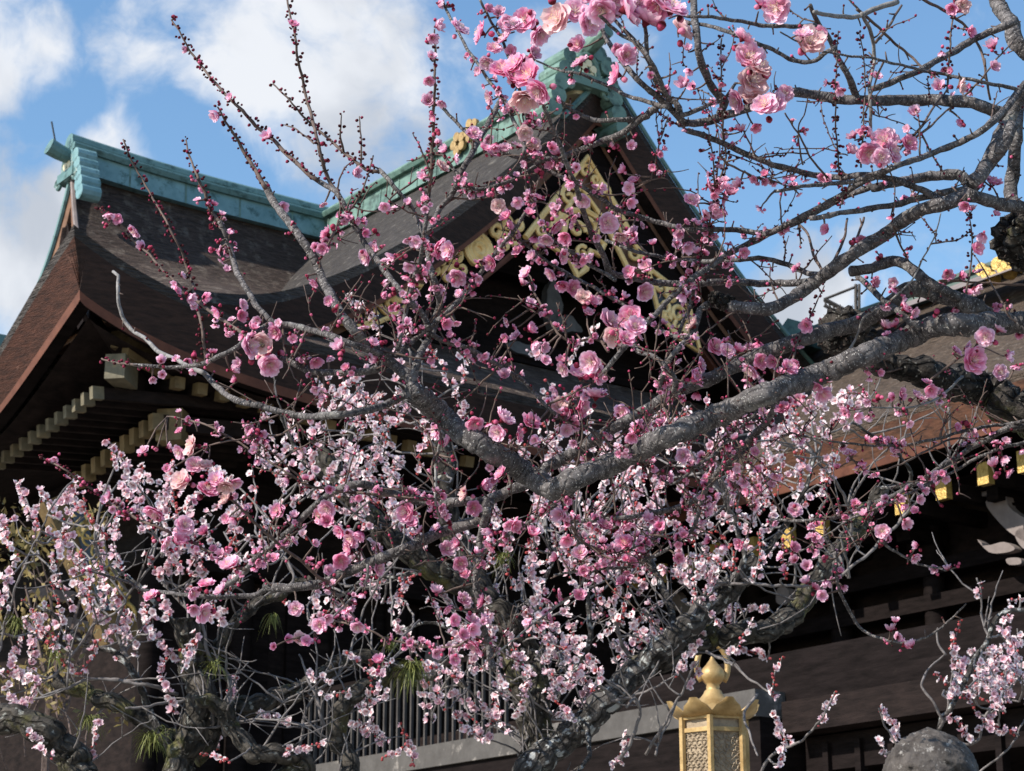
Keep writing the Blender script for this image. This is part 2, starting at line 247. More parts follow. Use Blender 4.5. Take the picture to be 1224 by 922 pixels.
# left gable of the long roof: boards, verge strips, copper trim
zt = lambda t: ZE+(ZR-ZE)*gA(t)
m = MB(); pts = [(BF+(BR-BF)*(.72+.28*i/10), zt(.72+.28*i/10)) for i in range(11)]; pts += [(BR+(BR-b)*KR, z) for b, z in pts[-2::-1]]
m.prism(pts, -5.0, -4.85, lambda x_, y_, d: (d, x_, y_)); recalc(m.build('gable_wall', M['brownboard'], hall))
for sgn in (1, -1):
    m = MB(); prev = None
    def vg(u, v):
        t = .70+.3*u; b = BF+(BR-BF)*t; b = b if sgn > 0 else BR+(BR-b)*KR; return (aL(t)-.02+.0*v, b, zt(t)+.02-.62*v)
    m.grid(vg, 16, 2); m.grid(lambda u, v: (vg(u, 1)[0]+.25*v, vg(u, 1)[1], vg(u, 1)[2]), 16, 2); m.build('bargeboard', M['brownboard'], hall)
    m = MB(); m.tube([(aL(.7+.3*i/15)-.03, (BF+(BR-BF)*(.7+.3*i/15)) if sgn > 0 else BR+(BR-(BF+(BR-BF)*(.7+.3*i/15)))*KR, zt(.7+.3*i/15)+.03) for i in range(16)], .045, 6); m.build('verge_trim', M['copper'] if sgn < 0 else M['pale'], hall)
m = MB(); m.beam((-5.25, 7.1, 12.2), (-5.25, 8.0, 14.2), .2, .22); m.beam((-5.25, 8.45, 12.4), (-5.25, 8.0, 14.2), .2, .22); m.beam((-5.15, 6.6, 12.5), (-5.15, 8.6, 12.5), .2, .25); m.build('gable_strut', M['wood'], hall)
# ridges ----------------------------------------------------------
def ridge(fn, L, mats, nm='ridge'):          # fn(s, off, z) -> point; s along, off across
    def strip(w0, z0, w1, z1, mt, tubes=()):
        m = MB()
        for sg in (1, -1): m.grid(lambda u, v: fn(u*L, sg*(w0+(w1-w0)*v), z0+(z1-z0)*v), 40, 2)
        m.grid(lambda u, v: fn(u*L, -w1+2*w1*v, z1), 40, 2); m.grid(lambda u, v: fn(u*L, -w0+2*w0*v, z0), 40, 2)
        for e in (0, L): m.add([fn(e, -w0, z0), fn(e, w0, z0), fn(e, w1, z1), fn(e, -w1, z1)], [(0,1,2,3)])
        for off, z, r in tubes: m.tube([fn(L*i/30, off, z) for i in range(31)], r, 10)
        return m.build(nm, mt, hall)
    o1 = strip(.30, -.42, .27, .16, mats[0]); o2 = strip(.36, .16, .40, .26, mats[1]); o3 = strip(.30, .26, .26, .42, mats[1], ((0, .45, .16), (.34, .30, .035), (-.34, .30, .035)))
    for i in range(1, 14):
        s_ = L*i/14.; k = MB(); pr = [(-.315,-.43),(-.285,.15),(.285,.15),(.315,-.43)]
        k.add([fn(s_-.015, w, z) for w, z in pr]+[fn(s_+.015, w, z) for w, z in pr], [(0,1,5,4),(1,2,6,5),(2,3,7,6)]); k.build('ridge_seam', M['coppergreen'], hall)
ridge(lambda s, o, z: (-5.38+s, BR+o*.65, ZR+.15+z*.64+.12*max(0, 1-s/3.2)**2), 15.2, (M['copperpale'], M['copper']))
ridge(lambda s, o, z: (o*.9-.1, .05+s, ZR+.16+z*.66+.20*max(0, 1-s/2.5)**2), 8.2, (M['coppergreen'], M['coppergreen']))
# upturned tile ends and rod
m = MB(); m.tube([(-4.9, BR, 15.44), (-5.35, BR, 15.49), (-5.55, BR, 15.53), (-5.74, BR, 15.59)], [.12, .13, .14, .15], 12); m.build('ridge_horn', M['copper'], hall)
m = MB(); m.tube([(-5.6, BR, 15.6), (-5.72, BR, 16.05)], .016, 5); m.build('lightning_rod', M['inlay'], hall)
m = MB(); m.tube([on_b(696, 66, .3), on_b(706, 55, -.1), on_b(716, 45, -.3), on_b(727, 36, -.5)], [.13, .14, .13, .11], 12); m.build('ridge_horn', M['coppergreen'], hall)
def ornament(fr_, mt, mt2, sides=(1, -1), nm='ridge_end_ornament'):        # fr_(x across, y depth, z): plate with arched head, stepped side fins, gilt disc, scrolls
    m = MB(); pl = []
    for i in range(13): a = math.pi*i/12; pl.append((.52*math.cos(a), .28+.48*math.sin(a)))
    pl += [(-.52, .0), (-.46, -.2), (.46, -.2), (.52, .0)]
    m.prism(pl, -.06, .16, fr_); o = recalc(m.build(nm, mt, hall))
    for sg in sides:
        f = MB()
        for i, (x0, z0, r) in enumerate(((.50, .42, .13), (.62, .16, .13), (.72, -.10, .14), (.80, -.36, .15), (.90, -.60, .14))):
            f.tube([fr_(sg*x0, d, z0) for d in (-.16, .42)], r, 12)
        c = f.build('side_fin', mt2, o)
    f = MB(); ring = [fr_(.30*math.cos(a), -.10, .26+.30*math.sin(a)) for a in [2*math.pi*i/24 for i in range(25)]]; f.tube(ring, .045, 6)
    for sg in (1, -1): f.tube([fr_(sg*(.50+.16*(1-i/18)*math.cos(i*.55)), -.12, -.06+.16*(1-i/18)*math.sin(i*.55)) for i in range(18)], .04, 6)
    f.build('scroll', mt, o)
    f = MB(); f.prism([(.24*math.cos(2*math.pi*i/24), .26+.24*math.sin(2*math.pi*i/24)) for i in range(24)], -.12, -.06, fr_)
    for i in range(5): a = 2*math.pi*i/5+.3; f.tube([fr_(.13*math.cos(a), -.125, .26+.13*math.sin(a)), fr_(.13*math.cos(a), -.16, .26+.13*math.sin(a))], .062, 10)
    f.build('gilt_disc', M['goldpale'], o); return o
ornament(lambda x_, d, z: (-5.30+d*.6, BR-x_*.66, 15.10+z*.74), M['copper'], M['copperpale'], (1,))
pk = on_b(704, 84, -.16)
ornament(lambda x_, d, z: (pk[0]+x_*.74, -.02+d*.9, pk[2]+(z-.26)*.92), M['coppergreen'], M['coppergreen'])
# ------------------------------------------------------------------ front gable
GW = 7.0; ZG = 15.42; ZG0 = 10.25
def zg(s): return ZG0+(ZG-ZG0)*(1-min(abs(s)/GW, 1))**1.62+.10*ss(abs(s), 5.6, 7.0)
m = MB(); m.grid(lambda u, v: (-GW+2*GW*u, v*8.2, zg(-GW+2*GW*u)+.10*math.exp(-v*8/1.2)), 80, 20); m.build('gable_roof', M['barkgable'], hall, True)
def strip(name, mt, z0, z1, b0, b1, a0=-GW, a1=GW, n=80):
    m = MB(); m.grid(lambda u, v: (a0+(a1-a0)*u, b0+(b1-b0)*v, zg(a0+(a1-a0)*u)+.10+z0+(z1-z0)*v), n, 2); return m.build(name, mt, hall)
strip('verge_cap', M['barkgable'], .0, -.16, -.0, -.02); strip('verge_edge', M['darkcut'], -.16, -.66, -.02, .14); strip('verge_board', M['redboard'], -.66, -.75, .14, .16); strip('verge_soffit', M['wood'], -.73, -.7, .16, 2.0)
m = MB(); m.tube([(GW*i/40, -.03, zg(GW*i/40)+.13) for i in range(41)], .035, 6); m.tube([(-.9*i/8, -.03, zg(.9*i/8)+.13) for i in range(9)], .05, 6); m.build('verge_trim', M['copper'], hall)
strip('gable_bargeboard', M['wood2'], -.72, -1.5, .42, .46, -6.4, 6.4); strip('bargeboard_edge', M['brownboard'], -.76, -.88, .39, .38, -6.3, 6.3)
strip('bargeboard_rib', M['redboard'], -1.47, -1.53, .40, .40, -5.2, 5.2)
m = MB(); m.add([(-GW, 1.9, 9.9)]+[(-GW+2*GW*i/40, 1.9, zg(-GW+2*GW*i/40)-.5) for i in range(41)]+[(GW, 1.9, 9.9)], [tuple(range(43))]); m.build('pediment_wall', M['wood'], hall)
for nm, (p, q, w, h) in {'pediment_beam': ((-4.0, 1.6, 11.2), (4.0, 1.6, 11.2), .35, .36), 'upper_beam': ((-1.7, 1.6, 12.6), (1.7, 1.6, 12.6), .3, .35)}.items():
    m = MB(); m.beam(p, q, w, h); m.build(nm, M['wood2'], hall)
for a, b, c, d in ((-.1, 13.6, -2.6, 11.3), (.1, 13.6, 2.6, 11.3), (.5, 14.1, 4.6, 10.9), (-.4, 14.0, -1.5, 13.1)):
    m = MB(); m.beam((a, .55, b), (c, .55, d), .12, .14, (0, 1, 0)); m.build('gable_rib', M['redboard'], hall)
# carved cloud pieces in the pediment
def wavy(cx, cz, w, h, seed):
    r_ = random.Random(seed); return [(cx+w*math.cos(2*math.pi*i/22)*(1+.16*math.sin(3*2*math.pi*i/22+seed)+r_.uniform(-.05, .05)), cz+h*math.sin(2*math.pi*i/22)*(1+.22*math.sin(4*2*math.pi*i/22+seed)+r_.uniform(-.05, .05))) for i in range(22)]
pedm = mat('dull_grey_carving', (.07,.07,.075), (.14,.14,.145), 5, .8, .4)
for i, (px, py, w, h) in enumerate(((505,355,.28,.12),(655,365,.16,.34),(670,390,.3,.14),(525,378,.2,.12),(620,420,.3,.1))):
    a, b, z = on_b(px, py, 1.5); m = MB(); m.prism(wavy(a, z, w, h, i+1), 1.35, 1.5, lambda x_, y_, d: (x_, d, y_)); recalc(m.build('cloud_carving', pedm, hall))
# gilt fittings
def spiral(m, c, r, turns, ph, fr_, rad=.022, n=26, sg=1):
    m.tube([fr_(c[0]+r*(1-.85*i/n)*math.cos(ph+sg*turns*2*math.pi*i/n), c[1]+r*(1-.85*i/n)*math.sin(ph+sg*turns*2*math.pi*i/n)) for i in range(n+1)], rad, 6)
def gilt_diamond(cx, cz, ang, w, h, b, nm='gilt_panel'):
    ca, sa = math.cos(ang), math.sin(ang)
    fr_ = lambda x_, y_, d=b: (cx+x_*ca-y_*sa, d, cz+x_*sa+y_*ca)
    m = MB(); m.prism([(-w, 0), (-w*.2, -h), (w*.45, -h*.8), (w, 0), (w*.2, h), (-w*.4, h*.8)], b+.02, b+.06, lambda x_, y_, d: fr_(x_, y_, d)); o = recalc(m.build(nm, M['inlay'], hall))
    m = MB(); P_ = [(-w, 0), (-w*.2, -h), (w*.45, -h*.8), (w, 0), (w*.2, h), (-w*.4, h*.8), (-w, 0)]; m.tube([fr_(x_, y_, b-.02) for x_, y_ in P_], .04, 6)
    f2 = lambda x_, y_: fr_(x_, y_, b-.02)
    for x_, y_, r, ph, sg in ((-.55*w,.0,.2*w,0,1),(-.25*w,.4*h,.17*w,2,-1),(-.2*w,-.4*h,.18*w,4,1),(.1*w,.05*h,.2*w,1,1),(.35*w,-.35*h,.17*w,3,-1),(.3*w,.45*h,.16*w,5,1),(.6*w,0,.18*w,2,-1),(-.02*w,-.65*h,.1*w,0,1)):
        spiral(m, (x_, y_), r, 1.1, ph, f2, .04)
    m.build('gilt_tracery', M['gold'], o); return o
a, b, z = on_b(438, 360, .30); gilt_diamond(a, z, .42, 1.0, .36, .30)
a, b, z = on_b(805, 372, .30); gilt_diamond(a, z, -.85, .8, .30, .30)
def gilt_flower(cx, cz, ang, w, b, nm='gilt_flower_panel'):
    ca, sa = math.cos(ang), math.sin(ang); fr_ = lambda x_, y_, d=b: (cx+x_*ca-y_*sa, d, cz+x_*sa+y_*ca); f2 = lambda x_, y_: fr_(x_, y_, b)
    m = MB()
    for r in (.09, .17, .23): m.tube([f2(r*math.cos(2*math.pi*i/20), r*math.sin(2*math.pi*i/20)) for i in range(21)], .045, 6)
    m.prism([(.25*math.cos(2*math.pi*i/20)*(1+.08*math.cos(5*2*math.pi*i/20)), .25*math.sin(2*math.pi*i/20)*(1+.08*math.cos(5*2*math.pi*i/20))) for i in range(20)], b, b+.06, lambda x_, y_, d: fr_(x_, y_, d))
    o = m.build(nm, M['gold'], hall)
    for sg in (1, -1):
        m = MB()
        for x_, y_, r, ph, s2 in ((.40,.10,.13,0,1),(.40,-.12,.12,2,-1),(.62,.14,.12,1,-1),(.62,-.08,.12,4,1),(.80,.04,.11,3,1),(.5,.0,.08,2,1)): spiral(m, (sg*x_*w, y_), r, 1.0, ph, f2, .042, 16, s2*sg)
        m.build('gilt_leaf', M['gold'], o)
    return o
a, b, z = on_b(571, 299, .34); gilt_flower(a, z, .62, 1.15, .32)
# pendant under the apex: gilt-edged V of fretwork with a lobed drop
def pend():
    f2 = lambda px, py, d=.28: on_b(px, py, d)
    m = MB(); path = lambda P_, r, n=6: m.tube([f2(x_, y_) for x_, y_ in P_], r, n)
    m2 = MB()
    for P_ in ([(702,190),(736,250),(775,325),(760,332),(722,262),(694,222),(668,262),(640,292),(630,282),(662,240)],): 
        q = [on_b(x_, y_, .36) for x_, y_ in P_]; n = len(q); m2.add([(p[0], .36, p[2]) for p in q]+[(p[0], .44, p[2]) for p in q], [tuple(range(n)), tuple(range(2*n-1, n-1, -1))]+[(i, i+n, (i+1) % n+n, (i+1) % n) for i in range(n)])
    o = recalc(m2.build('gable_pendant', M['brownboard'], hall))
    path([(628,284),(662,240),(702,188),(738,250),(778,328)], .05); path([(640,296),(670,262),(694,224),(722,264),(758,336)], .045)
    path([(676,262),(672,290),(684,315),(690,330),(700,322),(706,300),(716,305),(722,292),(712,285),(716,262),(700,252),(684,252),(676,262)], .055)
    path([(684,250),(660,268),(655,292),(668,300)], .05); path([(700,226),(702,250)], .05)
    for c, r, ph, sg in (((690,275),.16,0,1),((704,272),.15,2,-1),((696,303),.13,1,1),((720,228),.15,0,1),((733,252),.14,2,-1),((745,276),.14,4,1),((757,303),.13,1,-1),((680,235),.14,2,1),((664,258),.14,3,-1),((648,277),.12,1,1),((700,205),.12,0,1),((712,215),.1,0,-1),((686,222),.1,0,1)):
        p = on_b(c[0], c[1], .28); spiral(m, (p[0], p[2]), r, 1.15, ph, lambda x_, y_: (x_, .28, y_), .034, 18, sg)
    m.build('gilt_tracery', M['gold'], o)
pend()
for k, (px, py) in enumerate(((548,168), (563,152))):      # gilt crests on the ridge flank
    p = on_a(px+2, py+4, -.40); m = MB()
    for i in range(5): a = 2*math.pi*i/5; m.tube([(-.40, p[1]+.13*math.cos(a), p[2]+.13*math.sin(a)), (-.46, p[1]+.13*math.cos(a), p[2]+.13*math.sin(a))], .085, 10)
    m.build('gilt_crest', M['bronze'], hall)
# ------------------------------------------------------------------ under the eaves
def rafter(name, p, q, w, h, mt, capm, cw=1.08):
    m = MB(); m.beam(p, q, w, h); o = m.build(name, mt, hall); p = np.array(p, float); q = np.array(q, float); d = (p-q)/np.linalg.norm(p-q)
    m = MB(); m.beam(p+d*.035, p-d*.12, w*cw, h*cw); m.build('rafter_cap', capm, o)
n = 12
for i in range(n):
    p = on_a(112-i*10.6, 470+i*7.6, -8.1); rafter('rafter', (p[0], p[1], p[2]), (-5.4, p[1], p[2]+.25), .085, .15, M['wood'], M['capdull'])
for i in range(9):
    p = on_a(183-i*11.5, 505+i*8.6, -7.2); rafter('rafter', p, (-5.4, p[1], p[2]+.15), .12, .2, M['wood'], M['capbrown'])
p0 = on_b(214, 458, .1); p1 = on_b(560, 552, .1)
for i in range(15):
    f_ = i/14; rafter('rafter', (p0[0]+(p1[0]-p0[0])*f_, .1, p0[2]+(p1[2]-p0[2])*f_), (p0[0]+(p1[0]-p0[0])*f_, 2.4, p0[2]+.2), .13, .14, M['wood'], M['capbrown'])
p = on_b(140, 440, .1); c = np.array(p)
m = MB(); m.beam((c[0], c[1], c[2]), (c[0]+2.2, c[1]+2.2, c[2]-.1), .22, .28); o = m.build('hip_rafter', M['wood'], hall)
m = MB(); m.beam((c[0]-.06, c[1]-.06, c[2]), (c[0]+.3, c[1]+.3, c[2]), .26, .32); m.build('hip_cap', M['capdull'], o)
m = MB(); m.beam((c[0]+.05, c[1]+.1, c[2]+.42), (c[0]+1.0, c[1]+1.0, c[2]+.5), .22, .22); m.beam((c[0]+.1, c[1]-.0, c[2]+.3), (c[0]+.9, c[1]+.25, c[2]+.2), .12, .3); m.build('gilt_bracket', M['capbrown'], o)
p = on_b(204, 509, .5); m = MB(); m.beam(p, (p[0]+1.6, p[1]+1.6, p[2]), .30, .38); o = m.build('bracket_arm', M['wood'], hall); m = MB(); m.beam((p[0]-.05, p[1]-.05, p[2]), (p[0]+.15, p[1]+.15, p[2]), .34, .42); m.build('bracket_cap', M['capbrown'], o)
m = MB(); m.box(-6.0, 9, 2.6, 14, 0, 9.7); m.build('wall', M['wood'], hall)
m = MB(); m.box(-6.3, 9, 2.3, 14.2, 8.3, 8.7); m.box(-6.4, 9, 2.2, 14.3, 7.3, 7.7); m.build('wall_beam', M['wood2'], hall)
cx_ = on_b(294, 800, 2.2)[0]
for a in (cx_, cx_+2.6, -6.15+.0, cx_+5.2):
    m = MB(); m.lathe([(.17, 0), (.17, 8.4)], (a, 2.4, 0), 16); m.build('column', M['wood2'], hall, True)
for i in range(7): m = MB(); a = cx_-.9+i*.75; m.box(a+.22, a+.68, 2.52, 2.58, 4.0, 7.2); m.build('wall_panel', M['wood2'], hall)
for i, (px, py, w, h) in enumerate(((62,712,.3,.07),(86,748,.28,.07),(516,790,.12,.2))):
    a, b, z = on_b(px, py, 2.0); m = MB(); m.prism(wavy(a, z, w, h, i+5), 1.85, 2.0, lambda x_, y_, d: (x_, d, y_)); recalc(m.build('cloud_carving', M['pale'], hall))
# the gold and blue carved nosing under the left corner
m = MB(); q = [on_b(x_, y_, .9) for x_, y_ in ((52,600),(82,588),(120,640),(150,700),(168,762),(128,770),(100,700))]; m.prism([(p[0], p[2]) for p in q], .9, 1.15, lambda x_, y_, d: (x_, d, y_)); o = recalc(m.build('gilt_nosing', M['nosing'], hall))
m = MB(); q = [on_b(x_, y_, .86) for x_, y_ in ((82,598),(92,598),(112,650),(128,700),(134,730),(122,730),(108,690))]; m.prism([(p[0], p[2]) for p in q], .84, .89, lambda x_, y_, d: (x_, d, y_)); recalc(m.build('blue_inlay', M['blue'], o))
m = MB()
for k in range(9): p = on_b(102+k*6, 632+k*13, .86); spiral(m, (p[0], p[2]), .16, 1.1, k, lambda x_, y_: (x_, .86, y_), .03, 16, 1 if k % 2 else -1)
m.build('gilt_tracery', M['goldcap'], o)
# ------------------------------------------------------------------ the wing on the right
wing = empty('temple_wing', tuple(ORG), ROT, 'side wing on the right with brown bark roof and gilt rafter ends', 'temple wing')
WA, WZ, WR, WRZ = 1.75, 9.34, 4.9, 12.2
def zw(t, b): return WZ+(WRZ-WZ)*(.75*t+.25*t*t)+.25*math.exp(-(b+9.6)/2.5)*(1-t)
def wroof(u, v): b = 3.6-14.4*u; return (WA+(WR-WA)*v, b, zw(v, b)*1.0)
m = MB(); m.grid(wroof, 50, 16); m.grid(lambda u, v: (2*WR-wroof(u, v)[0], wroof(u, v)[1], wroof(u, v)[2]), 20, 8); m.build('roof', M['barkroof2'], wing, True)
def wstrip(nm, a0, z0, a1, z1, mt):
    m = MB(); m.grid(lambda u, v: (WA+a0+(a1-a0)*v, 3.6-14.4*u, zw(0, 3.6-14.4*u)+z0+(z1-z0)*v), 50, 2); return m.build(nm, mt, wing)
wstrip('roof_edge', 0, 0, .02, -.1, M['barkroof2']); wstrip('eave_fascia', .02, -.1, .16, -.5, M['orange']); wstrip('eave_board', .16, -.5, .18, -.62, M['redboard']); wstrip('soffit', .18, -.62, 2.6, -.3, M['wood'])
m = MB()
def wr(u, v): b = 1.5-12.5*u; k = [(WR-.3, -.05), (WR-.28, .06), (WR-.34, .08), (WR-.34, .14), (WR, .2), (WR+.3, .1)]; a, z = k[int(v*5+.5)]; return (a, b, WRZ+z)
m.grid(wr, 30, 6); m.add([wr(0, k/5) for k in range(6)], [(0,1,2,3,4,5)]); m.build('ridge', mat('dark_green_copper', (.05,.08,.075), (.10,.15,.14), 3, .6, .1), wing)
m = MB(); m.grid(lambda u, v: (WR-.5-.75*v, 1.2-12*u, WRZ-.10-.42*v), 30, 2); m.build('ridge_flashing', M['pale'], wing)
p = on_a(1203, 322, WR-.9); m = MB()
for i in range(9): m.tube([(p[0], p[1]+.10*(i-4)*1.0, p[2]+.10*((i*7) % 3-1)), (p[0]-.10, p[1]+.10*(i-4), p[2]+.10*((i*7) % 3-1))], .1, 10)
m.build('gilt_crest', M['goldcap'], wing)
p = on_a(950, 400, WR-.5); m = MB(); m.prism([(p[1]-.35, p[2]-.3), (p[1]+.35, p[2]-.3), (p[1]+.3, p[2]+.1), (p[1]+.05, p[2]+.28), (p[1]-.3, p[2]+.1)], p[0]-.1, p[0]+.4, lambda x_, y_, d: (d, x_, y_)); recalc(m.build('ridge_end_ornament', M['coppergreen'], wing))
for px, py in ((1226,552),(1178,567),(1128,585),(1079,603),(1032,618),(983,633),(943,644),(900,655),(857,662),(824,674),(790,686),(755,694),(722,702)):
    p = on_a(px, py, 2.5); m = MB(); m.box(2.5, 4.4, p[1]-.07, p[1]+.07, p[2]-.11, p[2]+.11); o = m.build('rafter', M['wood'], wing)
    m = MB(); m.box(2.44, 2.56, p[1]-.095, p[1]+.095, p[2]-.15, p[2]+.15); m.build('gilt_cap', M['goldcap'], o)
m = MB(); p = on_a(752, 738, 2.9); m.box(2.8, 3.1, p[1]-.22, p[1]+.22, p[2]-.16, p[2]+.16); m.build('gilt_fitting', M['goldcap'], wing)
m = MB(); p = on_a(708, 745, 3.0); m.box(2.95, 3.3, p[1]-.6, p[1]+.35, p[2]-.22, p[2]+.2); m.build('pale_bracket', M['goldpale'], wing)
m = MB(); m.box(4.2, 9, -10.8, 2.2, 0, 9.2); m.build('wall', M['wood'], wing)
def rnd(P_):
    n = len(P_); out = []
    for i in range(n):
        a_, b_, c_, e_ = (np.array(P_[(i+k) % n], float) for k in (-1, 0, 1, 2))
        for t in (0, .25, .5, .75): out.append(tuple(.5*(2*b_+(c_-a_)*t+(2*a_-5*b_+4*c_-e_)*t*t+(-a_+3*b_-3*c_+e_)*t**3)))
    return out
for i, (P_) in enumerate(([(1178,600),(1200,592),(1206,606),(1222,618),(1245,630),(1240,652),(1212,640),(1192,622)], [(1168,645),(1180,652),(1200,648),(1213,656),(1200,661),(1182,660)], [(1160,585),(1180,578),(1195,582),(1190,590),(1165,594)], [(1203,668),(1218,667),(1220,674),(1206,675)], [(1213,638),(1226,632),(1240,660),(1222,655)],
        [(800,705),(812,712),(816,735),(806,740),(795,722)], [(930,703),(942,705),(940,722),(928,720)])):
    q = [on_a(x_, y_, 3.2) for x_, y_ in rnd(P_)]; m = MB(); m.prism([(p[1], p[2]) for p in q], 3.2, 3.35, lambda x_, y_, d: (d, x_, y_)); recalc(m.build('cloud_carving', M['pale'], wing))
for k in range(7):
    bb = 1.2-k*1.9; m = MB(); m.lathe([(.16, 0), (.16, 8.3)], (3.9, bb, 0), 14); m.build('column', M['wood2'], wing, True)
    m = MB(); m.box(3.3, 4.1, bb-.13, bb+.13, 8.02, 8.2); m.box(3.05, 4.1, bb-.10, bb+.10, 8.22, 8.4)
    for da in (0, .35, .7): m.box(3.1+da, 3.28+da, bb-.3, bb+.3, 8.42, 8.54)
    m.build('bracket', M['wood2'], wing)
for z in (7.55, 7.05, 5.9): m = MB(); m.box(3.72, 3.95, -10.8, 2.2, z, z+.22); m.build('tie_beam', M['wood2'], wing)
AV = -4.7       # veranda front
zl = lambda px, py: on_a(px, py, AV)[2]
levels = [zl(918, 764), zl(918, 809), zl(918, 842), zl(918, 880)]
vb = (-14.5, .8)
m = MB(); m.box(AV+1.6, AV+2.0, *vb, 1.0, levels[0]+.0); m.build('lower_wall', M['wood'], wing)
m = MB(); m.box(AV+.5, AV+1.5, vb[0], -4.6, levels[1]-.02, levels[0]-.04); m.build('veranda_beam', M['wood2'], wing)
m = MB(); m.box(AV+.15, AV+1.5, vb[0], -4.6, levels[2]+.03, levels[1]-.05); m.build('veranda_beam', M['wood2'], wing)
wb = mat('worn_shaded_veranda_edge', (.009,.007,.007), (.024,.017,.016), 3, .75, .3, 18, (1,1,6), c2=(.055,.042,.04), c2s=4, c2t=(.6,.8), spec=.04)  # same edge's right stretch, its shade put into a darker brown
m = MB(); m.box(AV, AV+1.6, vb[0], -8.2, levels[3], levels[2]); m.build('veranda_edge', wb, wing)
m = MB(); m.box(AV+.3, AV+1.2, vb[0], -8.2, levels[3]-.35, levels[3]-.02); m.build('veranda_beam', M['wood2'], wing)
for i in range(14): m = MB(); b = -14+i*.42; m.box(AV+.25, AV+.35, b, b+.07, .4, levels[3]-.1); m.build('slat', M['wood2'], wing)
# veranda edge's left stretch, sunlight put into its pale colour, and its lattice
pl = empty('lattice_fence', tuple(ORG+VA*AV), ROT, 'thin grey upright bars on a sunlit-coloured veranda edge left of the bronze lantern', 'fence')
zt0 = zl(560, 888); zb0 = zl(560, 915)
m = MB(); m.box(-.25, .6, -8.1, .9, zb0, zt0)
m.build('sunlit_veranda_edge', M['sunlit_edge'], pl)
m = MB(); m.box(-.2, .6, -8.1, .9, .0, zb0-.005); m.build('veranda_edge_base', M['wood2'], pl)
for i in range(30): m = MB(); b = -3.6+i*.15; m.box(.1, .135, b, b+.03, zt0+.005, zt0+.98); m.build('bar', M['bars'], pl)
m = MB(); m.box(.09, .145, -3.7, .9, zt0+.98, zt0+1.05); m.build('top_rail', M['wood2'], pl)
# small distant copper roof at the left edge and the metal frame behind
dr = empty('distant_roof', tuple(raypt(-40, 420, 46)*np.array([1,1,0])), ROT, 'small distant green copper roof at the far left edge beside the hall', 'building')
zc = raypt(0, 395, 46)[2]
m = MB(); m.box(-3, 3.0, -2, 2, 0, zc-1.2); m.build('wall', M['wood'], dr)
m = MB(); m.prism([(-2.6, zc-1.2), (0, zc-.35), (2.6, zc-1.2)], -3.4, 3.2, lambda x_, y_, d: (d, x_, y_)); m.build('roof', M['barkroof'], dr)
m = MB(); m.box(-3.5, 3.3, -.2, .2, zc-.45, zc); m.build('ridge', M['copper'], dr)
tf = empty('metal_frame', tuple(raypt(1020, 360, 40)*np.array([1,1,0])), 0, 'thin grey metal lattice frame on the skyline behind the wing ridge', 'metal frame')
m = MB(); f_ = lambda px, py: raypt(px, py, 40)-raypt(1020, 360, 40)*np.array([1,1,0])
m.tube([f_(1023,400), f_(1023,340)], .035, 4); m.tube([f_(1027,400), f_(1027,340)], .03, 4); m.tube([f_(1023,343), f_(985,358)], .03, 4); m.tube([f_(985,358), f_(1012,372)], .05, 4); m.tube([f_(985,365), f_(1012,380)], .04, 4)
for k in range(6): m.tube([f_(985+k*5, 358+k*2.6), f_(988+k*5, 366+k*2.6)], .02, 4); m.tube([f_(1023, 345+k*10), f_(1027, 350+k*10)], .02, 4)
b0 = f_(1024, 400); m.tube([(b0[0], b0[1], 0), tuple(b0)], .06, 5); m.build('truss', M['bars'], tf)
# ------------------------------------------------------------------ bronze lantern
LY = 8.2; lc = raypt(855, 922, LY); ku = pxm(855, 860, LY)
lan = empty('bronze_lantern', (lc[0], lc[1], 0), R(-8), 'gilded bronze hexagonal lantern with a ring on its knob and upturned petal roof', 'lantern')
zr = raypt(855, 858, LY)[2]
m = MB(); m.lathe([(.0,.0),(.05,.0),(.05,.35)], (0,0,0), 12); m.v = []; m.f = []
prof = [(0, 77), (1.5, 73), (3.5, 69), (8, 63), (13.5, 57), (15, 52), (14, 46), (9.5, 41), (7.8, 39), (8.2, 36), (7.5, 34), (10, 32), (12, 28), (15, 24), (19, 20), (26, 14), (36, 8), (42, 3), (41, 0), (36, -2)]
m.lathe([(r*ku, z*ku) for r, z in prof], (0, 0, zr), 36); m.build('roof', M['bronze'], lan, True)
m = MB()
ringpts = [((22*math.sin(t))*ku*.92*(1 if abs(t) < 2.2 else 1), 0.0, zr+ku*(66+26*math.cos(t)-4)) for t in [(-2.35+4.7*i/26) for i in range(27)]]
m.tube([(x_*.9, x_*.25, z) for x_, y_, z in ringpts], [ku*(2.6+1.2*abs(math.cos(i/26*math.pi))) for i in range(27)], 10); m.build('hanging_ring', M['bronze'], lan, True)
for k in range(8):
    th_ = 2*math.pi*k/8+R(22.5)
    def pet(u, v, s_=0):
        x_ = (v-.5)*2; L = u; wd_ = 20*max(.02, math.sin(math.pi*min(1, .16+.80*L)))**.5 if L < .99 else 6
        rr = 26+34*L-1*L*L; zz = -1-6*math.sin(L*2.2)+23*L**2.0; yy = x_*wd_*(1.0 if L < .9 else .75)
        rr2 = rr-2.5*x_*x_+s_; return ((rr2*math.cos(th_)-yy*math.sin(th_))*ku, (rr2*math.sin(th_)+yy*math.cos(th_))*ku, zr+(zz+2*x_*x_*0)*ku)
    m = MB(); m.grid(lambda u, v: pet(u, v), 12, 9); m.grid(lambda u, v: pet(u, v, -2.0), 12, 9)
    m.grid(lambda u, v: pet(1, u, -2*v), 9, 2); m.grid(lambda u, v: pet(u, 0, -2*v), 12, 2); m.grid(lambda u, v: pet(u, 1, -2*v), 12, 2)
    m.build('roof_petal', M['bronze'], lan, True)
hr = 41*ku
